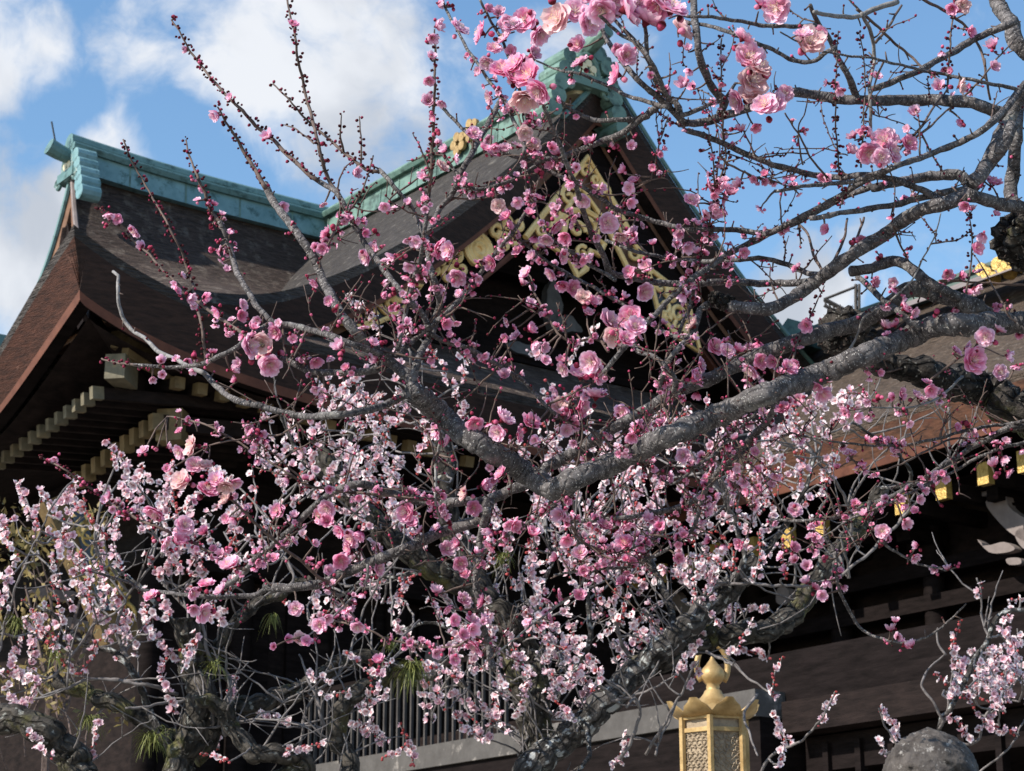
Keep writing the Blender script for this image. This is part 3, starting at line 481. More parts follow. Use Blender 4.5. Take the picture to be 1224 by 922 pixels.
hexp = [(hr*math.cos(R(60*k+30-4)), hr*math.sin(R(60*k+30-4))) for k in range(6)]
def hexring(m, rs, z0, z1):
    n0 = len(m.v); P_ = [(x_*rs, y_*rs) for x_, y_ in hexp]; m.prism(P_, z0, z1, lambda x_, y_, d: (x_, y_, d))
m = MB(); hexring(m, 1.04, zr-5*ku, zr-.5*ku); hexring(m, 1.02, zr-20*ku, zr-15*ku); hexring(m, 1.06, zr-100*ku, zr-92*ku)
for x_, y_ in hexp: m.tube([(x_, y_, zr-100*ku), (x_, y_, zr-2*ku)], ku*4.2, 6)
m.build('frame', M['bronze'], lan)
for k in range(6):
    (x0, y0), (x1, y1) = hexp[k], hexp[(k+1) % 6]; m = MB(); i_ = .93
    for z0, z1 in ((zr-92*ku, zr-20*ku), (zr-15*ku, zr-5*ku)): m.add([(x0*i_, y0*i_, z0), (x1*i_, y1*i_, z0), (x1*i_, y1*i_, z1), (x0*i_, y0*i_, z1)], [(0,1,2,3)])
    o = m.build('panel', M['lattice'], lan); m = MB(); i_ = .96; rr_ = random.Random(k)
    for row in range(9):
        for c in range(5):
            u = (c+.5+(row % 2)*.3)/5.4+.03; z = zr-(25+row*7.6)*ku; cx = (x0+(x1-x0)*u)*i_; cy = (y0+(y1-y0)*u)*i_; dx = (x1-x0)/hr; dy = (y1-y0)/hr
            m.tube([(cx+dx*3.2*ku*math.cos(t), cy+dy*3.2*ku*math.cos(t), z+3.4*ku*math.sin(t)) for t in [rr_.uniform(0, 1)+j*1.05 for j in range(6)]], ku*.75, 4)
    m.build('fretwork', M['lattice'], o)
m = MB(); hexring(m, 1.25, zr-108*ku, zr-100*ku); m.lathe([(50*ku, -108*ku), (30*ku, -116*ku), (13*ku, -125*ku), (11*ku, -200*ku), (14*ku, -210*ku), (12*ku, -215*ku), (12*ku, -330*ku), (30*ku, -350*ku)], (0, 0, zr), 24); m.build('stem', M['bronze'], lan, True)
m = MB(); m.lathe([(.02, zr-350*ku), (.17, zr-350*ku), (.17, .62), (.26, .6), (.26, .3), (.36, .28), (.36, 0)], (0, 0, 0), 6); m.build('base', M['stone'], lan)
# ------------------------------------------------------------------ stone lantern cap, bottom right
SY = 5.6; sc = raypt(1112, 922, SY); ks = pxm(1112, 880, SY); z0 = raypt(1112, 870, SY)[2]
sl_ = empty('stone_lantern', (sc[0], sc[1], 0), 0, 'rough grey stone lantern with rounded pointed cap under white blossom', 'stone lantern')
prof = [(0, 1), (4, -1), (10, -4), (20, -8), (32, -14), (43, -23), (51, -34), (56, -47), (57, -60), (54, -74), (45, -86), (34, -92), (34, -100)]
ns_ = 72
m = MB()
def stn(u, v):
    x = v*(len(prof)-1); i = min(int(x), len(prof)-2); f_ = x-i; r = prof[i][0]*(1-f_)+prof[i+1][0]*f_; z = prof[i][1]*(1-f_)+prof[i+1][1]*f_; a = 2*math.pi*u
    k = 1+.018*math.sin(3*a+1)+.012*math.sin(7*a+z*.2)+.02*math.sin(a*5+z*.13); return (r*k*ks*math.cos(a), r*k*ks*math.sin(a), z0+z*ks+.004*math.sin(9*a+z)*min(r/20, 1))
m.grid(stn, ns_, 60, True); m.build('cap', M['stone'], sl_, True)
m = MB(); m.lathe([(.08, z0-.2), (.2, z0-.24), (.42, z0-.4), (.4, z0-.5), (.2, z0-.5)], (0, 0, 0), 6); m.build('roof', M['stone'], sl_)
m = MB(); m.lathe([(.2, z0-.5), (.2, z0-.82), (.3, z0-.86), (.3, z0-.95), (.12, z0-1.0)], (0, 0, 0), 6); m.build('fire_box', M['stone'], sl_)
m = MB(); m.lathe([(.12, z0-1.0), (.12, .3), (.3, .28), (.35, 0)], (0, 0, 0), 20); m.build('post', M['stone'], sl_)

# ---- traced courses of the pink plum's branches: kind, width at start and end (px), depth offset (m) at start and end ----
PINK = """
L 32 32 0 0: 1330,385 1224,386 1168,388 1118,390 1093,400 1058,415 1025,428 980,447 912,472 862,495 787,527 737,552 687,572 661,585 637,571 612,555 566,527 543,510 518,487 493,468
L 16.8 10.2 0 0: 499,474 491,455 468,433 438,410 411,380 388,340 376,310 356,280 333,250 321,230 316,220
B 6 2 0 -.05: 318,225 306,206 297,190 285,170 270,145 260,128
L 25 15 .05 .3: 1170,368 1093,345 1068,362 1030,385 993,395 955,407 918,420 890,433 850,452 812,467 787,482 762,497 724,517 687,540 650,562 627,580 612,585 581,600
L 14 7 .3 .3: 581,600 546,600 506,599 476,592 446,582 426,579 401,587 376,605 356,625 331,647 306,667 289,687 263,706 248,717
L 17 12 .3 .2: 585,598 576,620 531,635 493,652 461,665 431,677 406,687 391,695 356,702 318,702
L 7 3 .2 .1: 318,702 306,711 256,714 212,710 170,705 150,695 100,681
L 12 9 .25 .2: 583,610 576,635 571,680 568,692 573,720 576,742 583,772 590,800
L 9 6 0 0: 468,427 431,415 381,397 345,389 326,385 306,365 300,355 282,322 272,285 262,265
B 5 2 0 .05: 262,265 252,252 245,230 240,222 232,200 224,180 222,168
L 7 4 0 -.1: 326,385 306,397 275,420 237,436 200,439 160,436
B 4 2 -.1 -.12: 165,437 130,432 122,429
L 11.9 8 0 0: 491,468 466,482 431,492 393,497 356,497 326,490 306,484 295,482 275,475 257,460 245,447
G 6 4 0 .1: 245,447 218,434 190,420 172,404 165,400 150,385 142,365 141,330 135,325
L 9 7 .05 .1: 466,434 456,440 431,445 376,445 351,435 331,425
L 8.5 6 0 .1: 513,395 506,377 486,357 466,332 446,305 426,275 416,255 402,230 391,222 381,217
B 6 2 .1 .1: 381,217 356,197 331,172 306,150 282,125 262,105 240,78 225,58 215,38 205,24
B 5 2 .1 .2: 402,230 393,215 383,185 378,160 371,135 363,102 357,75 351,35 343,0 340,-30
L 11.9 6 0 .1: 493,460 501,425 516,400 521,377 526,365 521,342 513,312 510,288 503,272 493,252 481,235 466,217 453,203
B 5 2 .1 .15: 453,205 436,202 411,182 388,162 363,140 346,120 326,100
B 3 1.5 .1 .1: 411,182 407,160 408,138
B 3 1.5 .1 .1: 432,198 432,180 430,139
B 2.5 1.5 .12 .2: 375,172 355,155 340,150
B 3.5 2 0 .1: 392,293 397,280 416,255 426,240 436,222 446,186
L 6 5 0 -.1: 476,420 481,395 486,370 493,340 501,315 507,280 511,245 513,230
B 5 2.5 -.1 -.2: 513,230 516,188 518,150 519,120 520,82 520,45
L 7 7 0 .2: 511,278 526,250 541,230 556,197 576,162 593,130 600,118
L 5 3 .05 .1: 523,172 528,183 541,200 556,220 576,226 612,215 637,200 657,190
L 10.2 8 0 .1: 812,138 807,122 787,127 767,142 742,160 712,172 680,185 657,190 640,192
L 7 4 0 .1: 473,425 501,402 531,377 556,350 578,322 606,287 622,265 637,240
L 6 4 0 .2: 510,398 538,410 568,420 596,437 612,447 630,460 660,492 687,505 712,517 732,535
L 6 4 0 -.1: 800,120 770,60 740,40 716,18
L 20 17.6 0 0: 1210,150 1195,178 1170,212 1155,232 1133,242 1093,255 1058,280 1018,305 988,327 963,345 938,362 918,369 887,368 850,360
L 16 15.3 .06 .06: 1018,325 1043,320 1073,312 1093,325 1113,340 1143,355 1180,372 1210,384
L 11 7 .1 -.1: 1160,225 1108,235 1068,245 1005,255 968,262
L 16 11.9 .2 .1: 1160,222 1143,209 1093,214 1043,225
L 11.9 5 0 -.1: 1225,100 1218,110 1200,132 1168,160 1118,182 1068,200 1018,217 968,222 925,229
L 17.6 11 0 .1: 1200,140 1193,135 1168,125 1130,120 1093,120 1030,120 993,117 948,111 905,125 877,135 837,147 812,147
L 11 9 .05 0: 1215,25 1200,32 1168,45 1143,60 1093,87 1043,107
L 9.3 5 .05 0: 1025,120 1018,100 1005,75 990,45 975,22 968,7
L 6 4 0 0: 975,31 918,31 862,22 817,19
L 6 5 0 .1: 1000,58 988,62 975,72 963,75 943,70 918,57 887,45 862,35 814,25
G 7 5 0 0: 1073,2 1043,12 1018,21 973,15
G 5 4 0 0: 1030,15 1043,47 1045,72 1040,100 1041,155
L 5 2 0 -.1: 1240,112 1224,109 1193,102 1143,92 1093,82 1043,70 1000,65 963,55 933,38
L 11.9 10.2 .1 .1: 860,137 867,122 862,117 847,97 837,70 832,37 829,0 828,-40
L 10.2 6 0 .05: 817,147 802,130 787,117 762,95 737,65 720,37 712,20
L 8 4 0 -.05: 800,120 797,115 784,97 774,70 757,47 737,27 725,5
L 6 4 0 -.05: 778,78 774,70 772,45 771,10
L 6 2 0 .1: 800,128 784,125 752,115 724,102 697,90 662,82 627,66
L 7 4 .05 0: 775,140 762,142 717,144 692,137 669,120
L 10.2 5 .1 -.1: 737,330 729,325 717,297 704,272 692,235 689,225 674,187 662,155 649,127
L 11 9 .2 .1: 985,335 968,337 918,339 862,337 824,341 774,336 745,330 731,327
L 6 4 0 .1: 812,140 849,125 867,117 879,100
L 8.5 7 0 .05: 1130,242 1090,222 1043,210 993,212 955,205 918,195 887,182 849,165 822,157
L 8 4 0 .1: 1068,200 1018,225 1000,237 943,267 918,278 862,274 824,275 774,262 737,250 707,230 699,225 662,207 634,192 612,187 593,177 568,167 546,147 523,122
L 8 6 .1 -.1: 1043,222 1000,240 960,262 918,280 874,302 837,327 812,347 787,372 762,397 722,445
L 7 4 0 .2: 988,327 968,327 918,310 862,312 824,312 787,307 749,297 724,287
T 3 2 0 .1: 692,275 687,262 654,244 620,240
L 6 3 0 .1: 830,405 807,402 782,390 749,367 712,345 674,325 644,305 620,285
L 4 2.5 0 .1: 727,420 712,405 677,407 654,377 634,340
L 5 3 0 .1: 735,335 719,325 694,310 657,282 645,262
L 9 5 0 0: 850,362 837,370 832,390 817,410 797,435 787,470
L 6 6 0 0: 805,470 807,452 792,435 777,424 762,420 757,412 760,402
L 5 4 0 .1: 829,345 824,370 812,395 797,427 790,450
L 27.2 20.8 .1 .1: 1330,110 1224,60 1210,30 1195,10 1188,-20
L 22.4 19.2 .1 0: 1300,120 1224,115 1205,145 1190,175 1175,205 1160,220
L 20.8 17.6 .2 .15: 1330,275 1218,248 1213,190 1215,155 1219,120
L 18.4 18.4 .1 0: 1330,270 1218,248 1188,242 1155,232
M 80 30 .5 .3: 1340,520 1224,494 1183,468 1137,457 1100,444 1064,438 1037,432
G 3.5 1.5 .1 -.1: 985,450 993,447 1015,420 1025,400 1033,380 1063,360 1088,337 1103,310 1118,280 1125,255
T 3 2 0 0: 1015,420 1030,440 1055,445 1078,441
B 2.5 1.5 0 0: 1113,292 1143,287 1160,277
L 8.5 7 0 .1: 1100,392 1088,385 1073,372 1048,352 1025,330
T 3 3 .2 .1: 1240,342 1224,341 1123,335
L 10.2 4 .3 .4: 1290,500 1215,510 1180,525 1143,547 1113,567 1068,592 1030,607 1005,617 968,622 918,622
L 5 2 .2 .3: 1290,515 1224,529 1180,542 1143,562 1093,587 1055,605 1018,620 980,645 955,660
L 5 2 .3 .2: 1240,500 1213,506 1168,512 1118,525 1080,532 1030,532 980,525 943,517
T 3 2 .3 .2: 1180,525 1135,526 1093,547 1058,562 1035,562 1018,550
L 9.3 5 .1 .2: 970,448 941,462 929,480 918,502 887,535 862,560 844,585 824,602 787,612 737,620 674,624
L 5 3 .1 .1: 945,455 918,482 887,510 857,540 837,555 807,577 797,577 777,562 764,547
L 6 3 .2 .2: 844,585 839,600 829,630 812,647 787,662 752,677 712,681 662,687
L 5 3 .1 .2: 690,578 682,592 662,605 632,625 612,637 590,652 565,667
G 3.5 2 .2 .1: 700,690 684,712 662,727 640,744 612,766 590,785
G 4 3 .2 .2: 527,520 521,560 521,600 528,625
T 3 2 .2 .1: 371,495 358,505 336,519 306,522 250,532
B 5 2 0 0: 295,682 270,672 245,657 212,640 175,625 140,607 112,587 75,560 48,547
L 4 3 .2 0: 400,700 383,691 361,672 323,642 287,607 267,587
L 4 2 .2 .1: 525,598 500,597 461,592 431,590 393,585 368,580 343,565 306,542 270,520 237,505 200,498
G 3.5 2 .2 .1: 440,675 438,692 423,712 393,742 368,760
T 3 2.5 .1 .2: 576,745 576,752 546,772 506,773 468,765 431,750 398,742
L 5 2 .3 .2: 1040,600 1038,620 1058,650 1093,672 1130,682
L 5 2 .3 .2: 985,640 998,660 1000,692 1010,720 1028,750 1058,765 1093,767 1123,752 1155,722
L 5 3 0 .1: 625,185 627,175 612,140 598,115 578,87 558,57 543,30 528,0
L 5 3 .05 0: 640,190 625,120 606,62 588,27 573,0
B 2.5 1.5 0 0: 1007,245 1007,230 1003,200 999,150 999,100 1002,37
B 2.5 1.5 0 0: 1029,200 1032,147 1034,87 1028,40
B 3 2 0 0: 1132,110 1135,62 1138,30 1145,0
B 3 2 0 .1: 824,345 837,312 849,262 854,230 857,225 867,190 864,150 862,100 862,45
B 2.5 1.5 0 0: 778,215 782,200 789,170 799,137
B 2.5 1.5 0 0: 855,235 854,212 852,190 847,155
T 3 1.5 0 0: 860,185 872,197 899,210 918,215 960,228
T 4 2 0 0: 1078,175 1093,162 1112,135 1133,105
T 4 2 0 0: 1080,182 1095,165 1115,148 1138,127
T 3 2 0 0: 1135,132 1168,100 1188,75 1210,50
L 4 3 0 .1: 1090,-10 1108,2 1143,22 1168,50 1178,85 1183,120
L 4 3 .1 .1: 1025,12 1038,22 1068,50 1105,82 1125,100
T 4 3 0 0: 1047,52 1058,37 1078,7
T 3 2 0 0: 988,212 970,190 955,162 938,135
T 2.5 1.5 0 0: 960,197 955,175 955,152 962,135 965,117
T 4 3 0 .1: 983,325 973,305 965,280 953,265
T 4 3 0 .1: 993,320 1003,300 1010,280 1013,262
T 4 3 0 .1: 1010,308 1015,302 1025,282 1033,260
B 3 1.5 0 .1: 948,430 955,405 968,380 985,342
T 3 1.5 0 .1: 1215,385 1205,375 1183,335 1163,302
B 3 1.5 0 0: 1155,350 1162,302 1159,255
B 5 2 0 0: 315,414 300,405 265,382 235,360 207,335 185,312 165,292 140,270 120,250
B 4 2 .1 .1: 246,432 246,425 237,370 227,330 215,297 197,262 180,232 160,197 147,167
L 4 2 .1 .3: 677,620 700,650 740,660 790,640
T 2 1.5 0 .1: 912,472 895,455 880,420 870,395
T 3 2 0 .1: 800,505 790,470 800,450 815,440
T 3 2 0 .1: 745,545 760,520 790,500 812,462
T 3 2 0 .2: 718,430 700,470 660,480
T 3 2 0 .1: 1068,270 1075,290 1090,320
T 2 1 0 .1: 885,535 880,580 900,610
T 3 2 0 -.1: 1108,458 1130,440 1160,420 1170,405
G 3.5 2 .1 -.1: 1150,450 1130,470 1100,485 1060,488 1040,486
"""
# pink blossoms: x,y,diameter (px)
PB = """601,85,31 617,78,28 634,92,32 645,107,30 627,115,34 614,95,28 627,25,28 645,40,28 667,24,36 704,24,34 687,15,28 614,32,24 720,10,34 747,12,42 772,27,36 802,12,40 814,37,30 762,5,34 732,5,32 694,2,30 787,5,34 692,54,20 694,76,22 637,64,18 739,90,26 748,67,24 738,59,14
887,47,24 894,70,34 897,97,36 907,82,28 882,120,26 899,110,28 914,127,30 909,7,26 930,10,34 925,125,28 938,112,20 968,52,34 960,42,22 978,42,20 1058,170,32 1038,182,26 1065,182,28 1085,172,20 1038,162,18 1015,182,15 1021,164,16 1084,154,10 1053,188,22 1123,105,14 1147,104,18 1138,117,14 1048,92,12 1150,7,18 1138,10,14 1159,39,14 1125,62,10 1188,57,16 1188,80,14 1150,145,12 1093,137,14 1003,107,11 1188,220,18 984,211,13 1175,222,12 1138,85,10 1128,83,9
548,35,24 576,40,26 603,47,20 591,59,18 583,75,18 586,117,18 521,32,15 516,45,13 510,50,8 515,70,12 513,96,14 512,122,15 528,122,13 518,140,11 523,157,11 523,4,12 541,7,9 583,12,13 575,15,8 596,17,14 606,27,20 611,62,14 566,160,17 583,167,13 593,172,13 579,179,14 588,185,14 603,180,12 528,200,17 543,190,13 533,180,11 523,172,9 506,212,9 511,182,6 423,207,13 350,31,14 321,165,14 392,192,9 386,172,10 383,207,7
260,136,14 276,116,10 224,59,9 252,95,8 240,75,8 230,215,8 242,226,9 207,20,8 130,255,14 140,262,13 162,276,17 127,269,8 121,250,7 170,295,11 179,296,9 236,239,9 252,262,8 252,270,9 265,270,8 277,274,9 261,290,8 252,300,10 266,296,8 265,312,9 271,324,9 217,309,8 226,320,7 217,330,10 211,340,9 212,348,10 224,356,14 244,355,13 232,366,9 261,372,15 290,365,14 287,377,15 300,390,13 277,382,9 232,425,12 211,430,10 222,432,12 192,432,11 232,442,9 182,452,9 194,448,10 166,441,7 177,442,7 277,442,13 287,435,12 282,455,9
297,414,28 321,422,28 312,409,24 322,435,26 308,382,10 338,247,14 350,266,7 345,279,7 386,244,11 392,280,16 398,271,12 386,297,14 377,295,10 460,247,14 471,250,14 448,276,11 437,307,19 447,297,16 461,312,12 471,310,14 478,307,12 456,295,8 497,289,15 486,287,9 490,319,15 486,330,11 502,330,9 523,297,24 538,299,20 547,330,22 556,330,16 588,314,19 571,315,11 457,339,11 471,351,10 456,352,9 468,367,10 377,337,13 367,330,7 393,360,12 400,371,11 406,385,10 435,390,13 531,387,14 545,386,12 536,399,9 488,394,8 331,397,17 350,405,11 353,416,12 360,407,8 408,415,16 407,424,12 377,431,16 367,426,8 393,426,10 446,411,13 456,410,11 451,430,13 442,427,10 596,247,17 606,260,16 607,270,12 588,232,12 606,385,12 604,404,11 603,450,13 515,431,10
627,160,18 637,175,18 619,175,16 629,150,11 637,140,11 639,180,12 659,177,13 667,185,16 662,197,14 647,207,12 689,200,11 707,170,16 699,167,12 737,175,11 729,175,9 758,164,8 754,175,11 759,217,14 752,225,15 747,204,12 666,120,9 804,147,8 819,102,16 829,105,11 824,84,12 807,87,7 856,92,8 841,134,8 823,60,10 874,155,10 886,157,12 903,152,13 837,180,8 854,186,9 859,196,11 846,221,16 867,215,10 884,222,13 789,160,6 782,185,6 788,171,6 843,152,7
619,242,14 633,256,13 644,237,14 664,270,20 676,282,16 653,286,17 639,284,12 619,300,14 637,307,14 672,307,18 697,240,17 726,267,24 742,282,17 752,285,20 756,277,16 752,242,13 743,249,10 767,270,9 763,252,7 754,231,10 772,317,16 774,324,13 752,325,15 769,349,22 629,327,17 624,340,10 659,327,17 672,340,15 684,345,19 697,357,19 707,361,14 702,375,14 632,366,14 719,355,11 729,351,9 826,240,19 843,257,13 862,250,14 872,232,16 909,249,13 812,280,15 819,292,16 809,292,11 889,302,13 824,325,9 817,352,12 829,357,10 829,390,20 824,410,11 632,395,14 616,402,14 614,392,9 637,410,14 649,415,14 652,432,13 672,432,14
728,386,32 754,380,28 759,392,24 734,402,24 747,407,20 694,450,28 712,447,28 707,432,26 674,440,18 854,415,20 869,420,18 882,420,14 837,437,18 829,452,22 899,442,24 909,432,18 907,410,13 894,415,10
988,275,13 1029,287,13 1018,290,11 1053,306,10 1089,296,9 1084,307,8 1043,337,16 1068,337,12 1070,345,11 964,389,16 1080,370,16 1093,374,13 1058,392,15 1070,390,14 1060,400,11 1120,372,12 1138,372,11 1133,329,14 1148,330,12 1165,345,16 1157,350,12 1170,325,10 1175,280,13 1168,297,16 1155,245,13 1162,251,9 1190,257,10 1188,369,12 1178,402,22 1193,395,18 1155,417,18 1143,420,14 1162,432,30 1195,445,18 1203,425,13 1215,437,13 1218,400,10 943,440,20 933,445,16 953,435,14 925,432,16 940,457,12 1108,457,12
230,534,24 215,540,18 172,539,15 187,537,9 200,535,9 199,561,10 217,575,24 232,557,20 245,557,18 250,572,14 247,587,24 259,575,20 270,580,20 280,577,18 272,596,20 185,611,25 125,597,10 132,592,12 100,577,9 114,587,8 80,571,9 57,550,8 67,547,9 67,554,9 151,615,11 220,629,22 212,635,14 196,649,20 212,650,16 246,637,13 232,600,9 275,677,24 265,665,14 270,656,10 107,681,8 122,680,7 100,682,7 297,512,14 292,506,10 215,516,9 270,620,12 280,620,12
386,471,14 378,466,13 308,515,12 523,514,22 538,525,20 567,506,20 553,505,13 601,502,26 596,517,20 583,507,12 391,607,20 383,617,18 391,624,16 332,611,17 408,634,16 421,644,22 433,637,15 418,655,17 407,670,20 453,655,13 486,612,24 491,625,15 503,635,13 521,632,14 452,680,17 393,682,14 383,674,11 556,590,17 576,580,15 588,572,13 600,567,17 566,607,18 585,560,10 541,546,8 608,627,16 533,657,18 548,652,14 550,674,17 556,686,12 588,635,16 586,652,17 537,625,10 328,667,12 351,647,12 376,650,10
634,507,23 668,487,22 694,487,26 712,475,26 679,497,14 677,514,16 619,520,18 639,526,14 664,465,14 744,492,18 727,520,13 767,512,15 756,521,14 791,506,13 817,545,17 834,470,12 817,477,10 699,549,13 687,529,10 648,610,12 671,615,16 636,640,15 614,627,16 722,630,18 749,626,15 737,635,14 748,650,20 733,670,15 678,645,15 694,662,17 697,682,13 666,667,12 811,667,13 767,644,9 876,564,12 902,540,11 889,577,14 894,587,13 907,562,10 907,585,13 899,596,12 789,629,14 774,622,13 847,647,10 866,651,11 886,650,15 824,526,8 848,610,14
1098,475,18 1112,466,16 1078,471,15 1068,475,11 1050,475,12 1038,479,10 983,470,20 978,462,16 1013,490,16 1023,497,13 937,490,18 955,477,16 945,480,12 927,570,14 923,577,11 950,610,17 1087,507,10 1155,506,12 1164,521,15 1143,512,9 1203,527,10 1197,547,14 1189,557,13 1204,564,13 1190,570,11 1035,526,11 1030,552,10 1055,635,17 1053,651,11 1065,642,10 1082,626,15 1094,611,10 1099,597,12 1100,582,10 1093,665,14 1097,652,10 1118,680,10 1133,681,9 1145,677,8 1125,604,7 948,655,14 933,665,12 950,670,12 964,677,13 985,667,12 939,681,9 1000,560,9 1115,582,10
181,713,17 229,708,17 247,699,20 265,707,18 242,732,24 232,727,14 353,728,17 358,764,17 366,767,14 343,764,11 327,773,9 383,747,18 391,739,14 427,748,17 453,792,14 452,802,10 553,718,18 578,719,17 521,709,14 533,727,13 543,742,15 565,742,18 563,752,16 568,772,18 553,759,14 521,781,13 538,782,15 543,789,14 528,779,11 381,767,8 667,712,15 654,717,13 692,712,15 656,740,13 652,732,10 744,696,14 964,697,12 973,703,11 982,712,14 987,694,12 1070,744,10 1065,754,12 1073,762,12 1080,772,15 1090,773,12 1058,768,9"""
# limbs of the white plums: tree letter, kind, widths, depth offsets
WHITE = """
C M 52 30 0 0: 645,1790 640,1400 640,1180 644,1030 645,930 644,860 638,800 612,748 570,708 513,678 466,640 424,600 400,568 380,545
C M 40 26 0 .1: 640,960 640,900 618,800 590,730 560,680 541,640 533,600 531,540 528,505
C M 44 30 -.1 -.2: 642,960 627,925 662,895 699,865 732,832 762,802 792,775 820,750 849,725 877,700 905,672
C M 40 22 -.1 .3: 762,802 802,778 837,764 880,758 918,753 950,733 968,705 990,675 1018,640 1038,610 1053,585
C L 10 6 -.2 0: 812,758 805,745 797,712 787,692 775,670 762,655
C L 6 3 0 -.3: 1053,585 1088,575 1078,547 1058,530 1018,505
C G 4 3 .2 0: 1018,640 1015,610 1005,585 980,555
C G 4 3 -.2 -.4: 820,750 860,700 1000,690 1130,560 1134,547 1135,487
C G 4 2 -.2 -.3: 720,842 745,835 772,827 807,808
C G 3 2 -.2 0: 782,902 800,860 820,817
C M 14 8 0 .1: 575,712 565,760 540,800 558,822
C G 5 3 0 .1: 628,780 600,745 575,700 556,635 540,600
C L 12 5 0 -.2: 640,850 690,800 705,760 700,700 690,650
C L 8 4 .1 0: 400,568 420,520 430,480 424,440
C L 8 4 .1 0: 412,585 370,560 345,520 335,490
C G 4 3 .1 0: 531,520 500,480 495,450 490,420
C L 9 4 -.2 -.3: 905,672 930,640 960,590 975,545
C L 8 3 -.2 -.3: 877,700 890,660 870,610 860,560
C G 6 3 -.1 -.2: 762,802 740,760 735,720 745,690
C G 4 2 -.2 -.3: 1000,660 1015,690 1005,640
C L 8 3 0 0: 640,800 650,760 640,720 660,670 650,630
C L 7 3 0 0: 618,752 560,760 520,745 480,752
C L 6 3 0 .2: 513,678 480,690 440,690 400,720
C L 7 3 -.2 -.5: 700,865 705,900 690,930 720,960
C G 4 2 -.2 -.4: 905,830 890,852 897,882 907,905
C G 4 2 -.2 -.4: 845,780 872,792 907,820 925,832
C G 4 2 -.2 -.5: 905,935 918,907 948,890 970,875 998,832
C G 4 2 -.2 -.4: 772,902 800,855 820,817 834,790
C G 3 2 0 0: 620,905 640,860 648,830 670,797
C G 5 3 -.2 -.4: 735,915 752,890 765,855 758,835 750,845
L M 60 38 0 0: 215,1790 214,1300 212,1050 212,925 230,880 240,832 232,797 230,770 222,740
L M 24 12 0 .1: 240,832 259,780 286,738 312,721 345,705 370,690
L M 30 20 0 .1: 212,935 212,892 187,872 150,847 100,827 60,812
L M 38 22 0 -.1: 212,1000 330,935 368,917 338,900 306,902 282,875 262,847 240,832
L M 60 38 -.3 -.3: 212,1260 160,1080 110,950 92,917 70,887 37,865 0,858 -40,850
L M 34 20 .1 .1: 235,905 262,865 306,842 343,830 381,812 406,792 431,785 461,792
L M 34 24 0 0: 214,1250 330,1060 410,950 418,917 406,887 404,862 415,840 431,825 455,815 461,792
L L 8 4 .1 0: 461,792 490,800 515,812 526,802 546,807 558,822
L G 5 3 0 -.1: 212,830 180,820 150,815 110,812 60,830 40,835
L G 5 3 0 -.1: 270,880 262,857 228,838 185,843 150,848
L G 6 3 0 0: 270,850 275,810 252,790 240,745 215,720 190,690
L G 5 2 0 0: 388,870 380,840 370,815 357,782
L G 4 2 .1 0: 356,905 370,840 410,800 423,765 435,730 455,690
L G 4 2 0 -.2: 60,812 90,780 110,750 150,720 130,690 112,650
L G 4 2 0 -.2: 0,858 -5,800 20,700 60,610
L G 5 2 0 -.1: 155,790 140,760 148,720 170,690 200,650
L G 3 2 0 -.1: 250,870 300,860 330,848 345,835 377,822
L G 3 2 0 -.1: 388,872 346,862 320,850 300,865
L L 12 5 0 0: 190,875 150,790 100,770 70,740 45,725
L L 8 4 0 0: 230,775 200,735 165,700 140,680
L G 4 2 0 0: 330,715 350,690 330,650 300,640
R L 8 6 0 0: 1112,1690 1114,1300 1116,1000 1123,872 1133,852 1148,825 1163,792 1180,765 1193,737 1204,730 1224,730 1250,722
R G 4 2 0 0: 1123,872 1128,862 1115,840 1103,822 1108,802 1130,782
R G 3 2 0 0: 1183,762 1175,747 1173,717 1168,690
R G 4 2 0 0: 1121,880 1163,890 1175,865 1188,842 1205,825 1218,812
R G 3 2 0 0: 1128,862 1133,847 1138,805 1143,780
R G 3 2 0 0: 1117,940 1080,905 1060,870 1050,847
R G 3 2 0 0: 1117,960 1200,900 1225,860
R G 3 2 0 0: 1130,782 1120,768 1122,750
"""
WS = """20,575 32,597 37,622;90,600 112,622 130,645;67,607 90,580 92,570;147,557 150,595;135,537 137,560;167,562 167,615;205,552 200,600 190,620;0,622 12,655;50,635 75,645;175,660 190,690;230,635 235,685;120,580 140,600;32,740 37,765 38,800;27,762 15,787 22,802;5,805 40,812;8,820 20,847 45,822;47,752 67,777 92,805 110,785 117,767;97,704 120,737 150,757 165,780;140,704 150,737;170,755 195,772 212,787 232,807 240,777;190,792 197,817 210,850;282,807 275,827 282,842;172,704 175,745;416,830 436,847 451,877 461,887;423,865 438,880;478,867 486,892 456,907;491,892 496,917;306,852 346,862;343,897 388,889;371,807 393,814;538,830 556,837 581,852;556,870 586,885;471,747 496,767 491,785;657,775 672,797;650,777 647,812 645,830;630,805 622,842 615,852;767,730 762,752 767,777;777,737 797,760;732,767 752,790;705,800 700,817 720,830;684,840 707,842;832,770 820,787 810,807;835,792 825,825;857,727 890,728 918,727;882,772 900,780 918,787;750,882 742,907 732,915;935,785 925,810 923,832;998,827 978,867;923,855 940,887;1050,847 1070,867 1068,887;1053,882 1058,902;1148,742 1143,760 1138,777 1143,800;1203,755 1210,770 1218,787;1183,775 1180,797;1168,805 1183,822;1193,817 1205,832 1193,847 1168,872;1208,799 1224,817;1153,832 1168,852;1138,857 1158,882;1118,807 1133,817;1178,867 1213,877;411,350 430,365 446,380 456,400;35,875 60,905;190,620 182,650;8,690 5,720;940,880 930,915;1173,700 1169,712;1205,720 1219,715;258,868 262,895;120,860 110,900;240,900 275,910"""
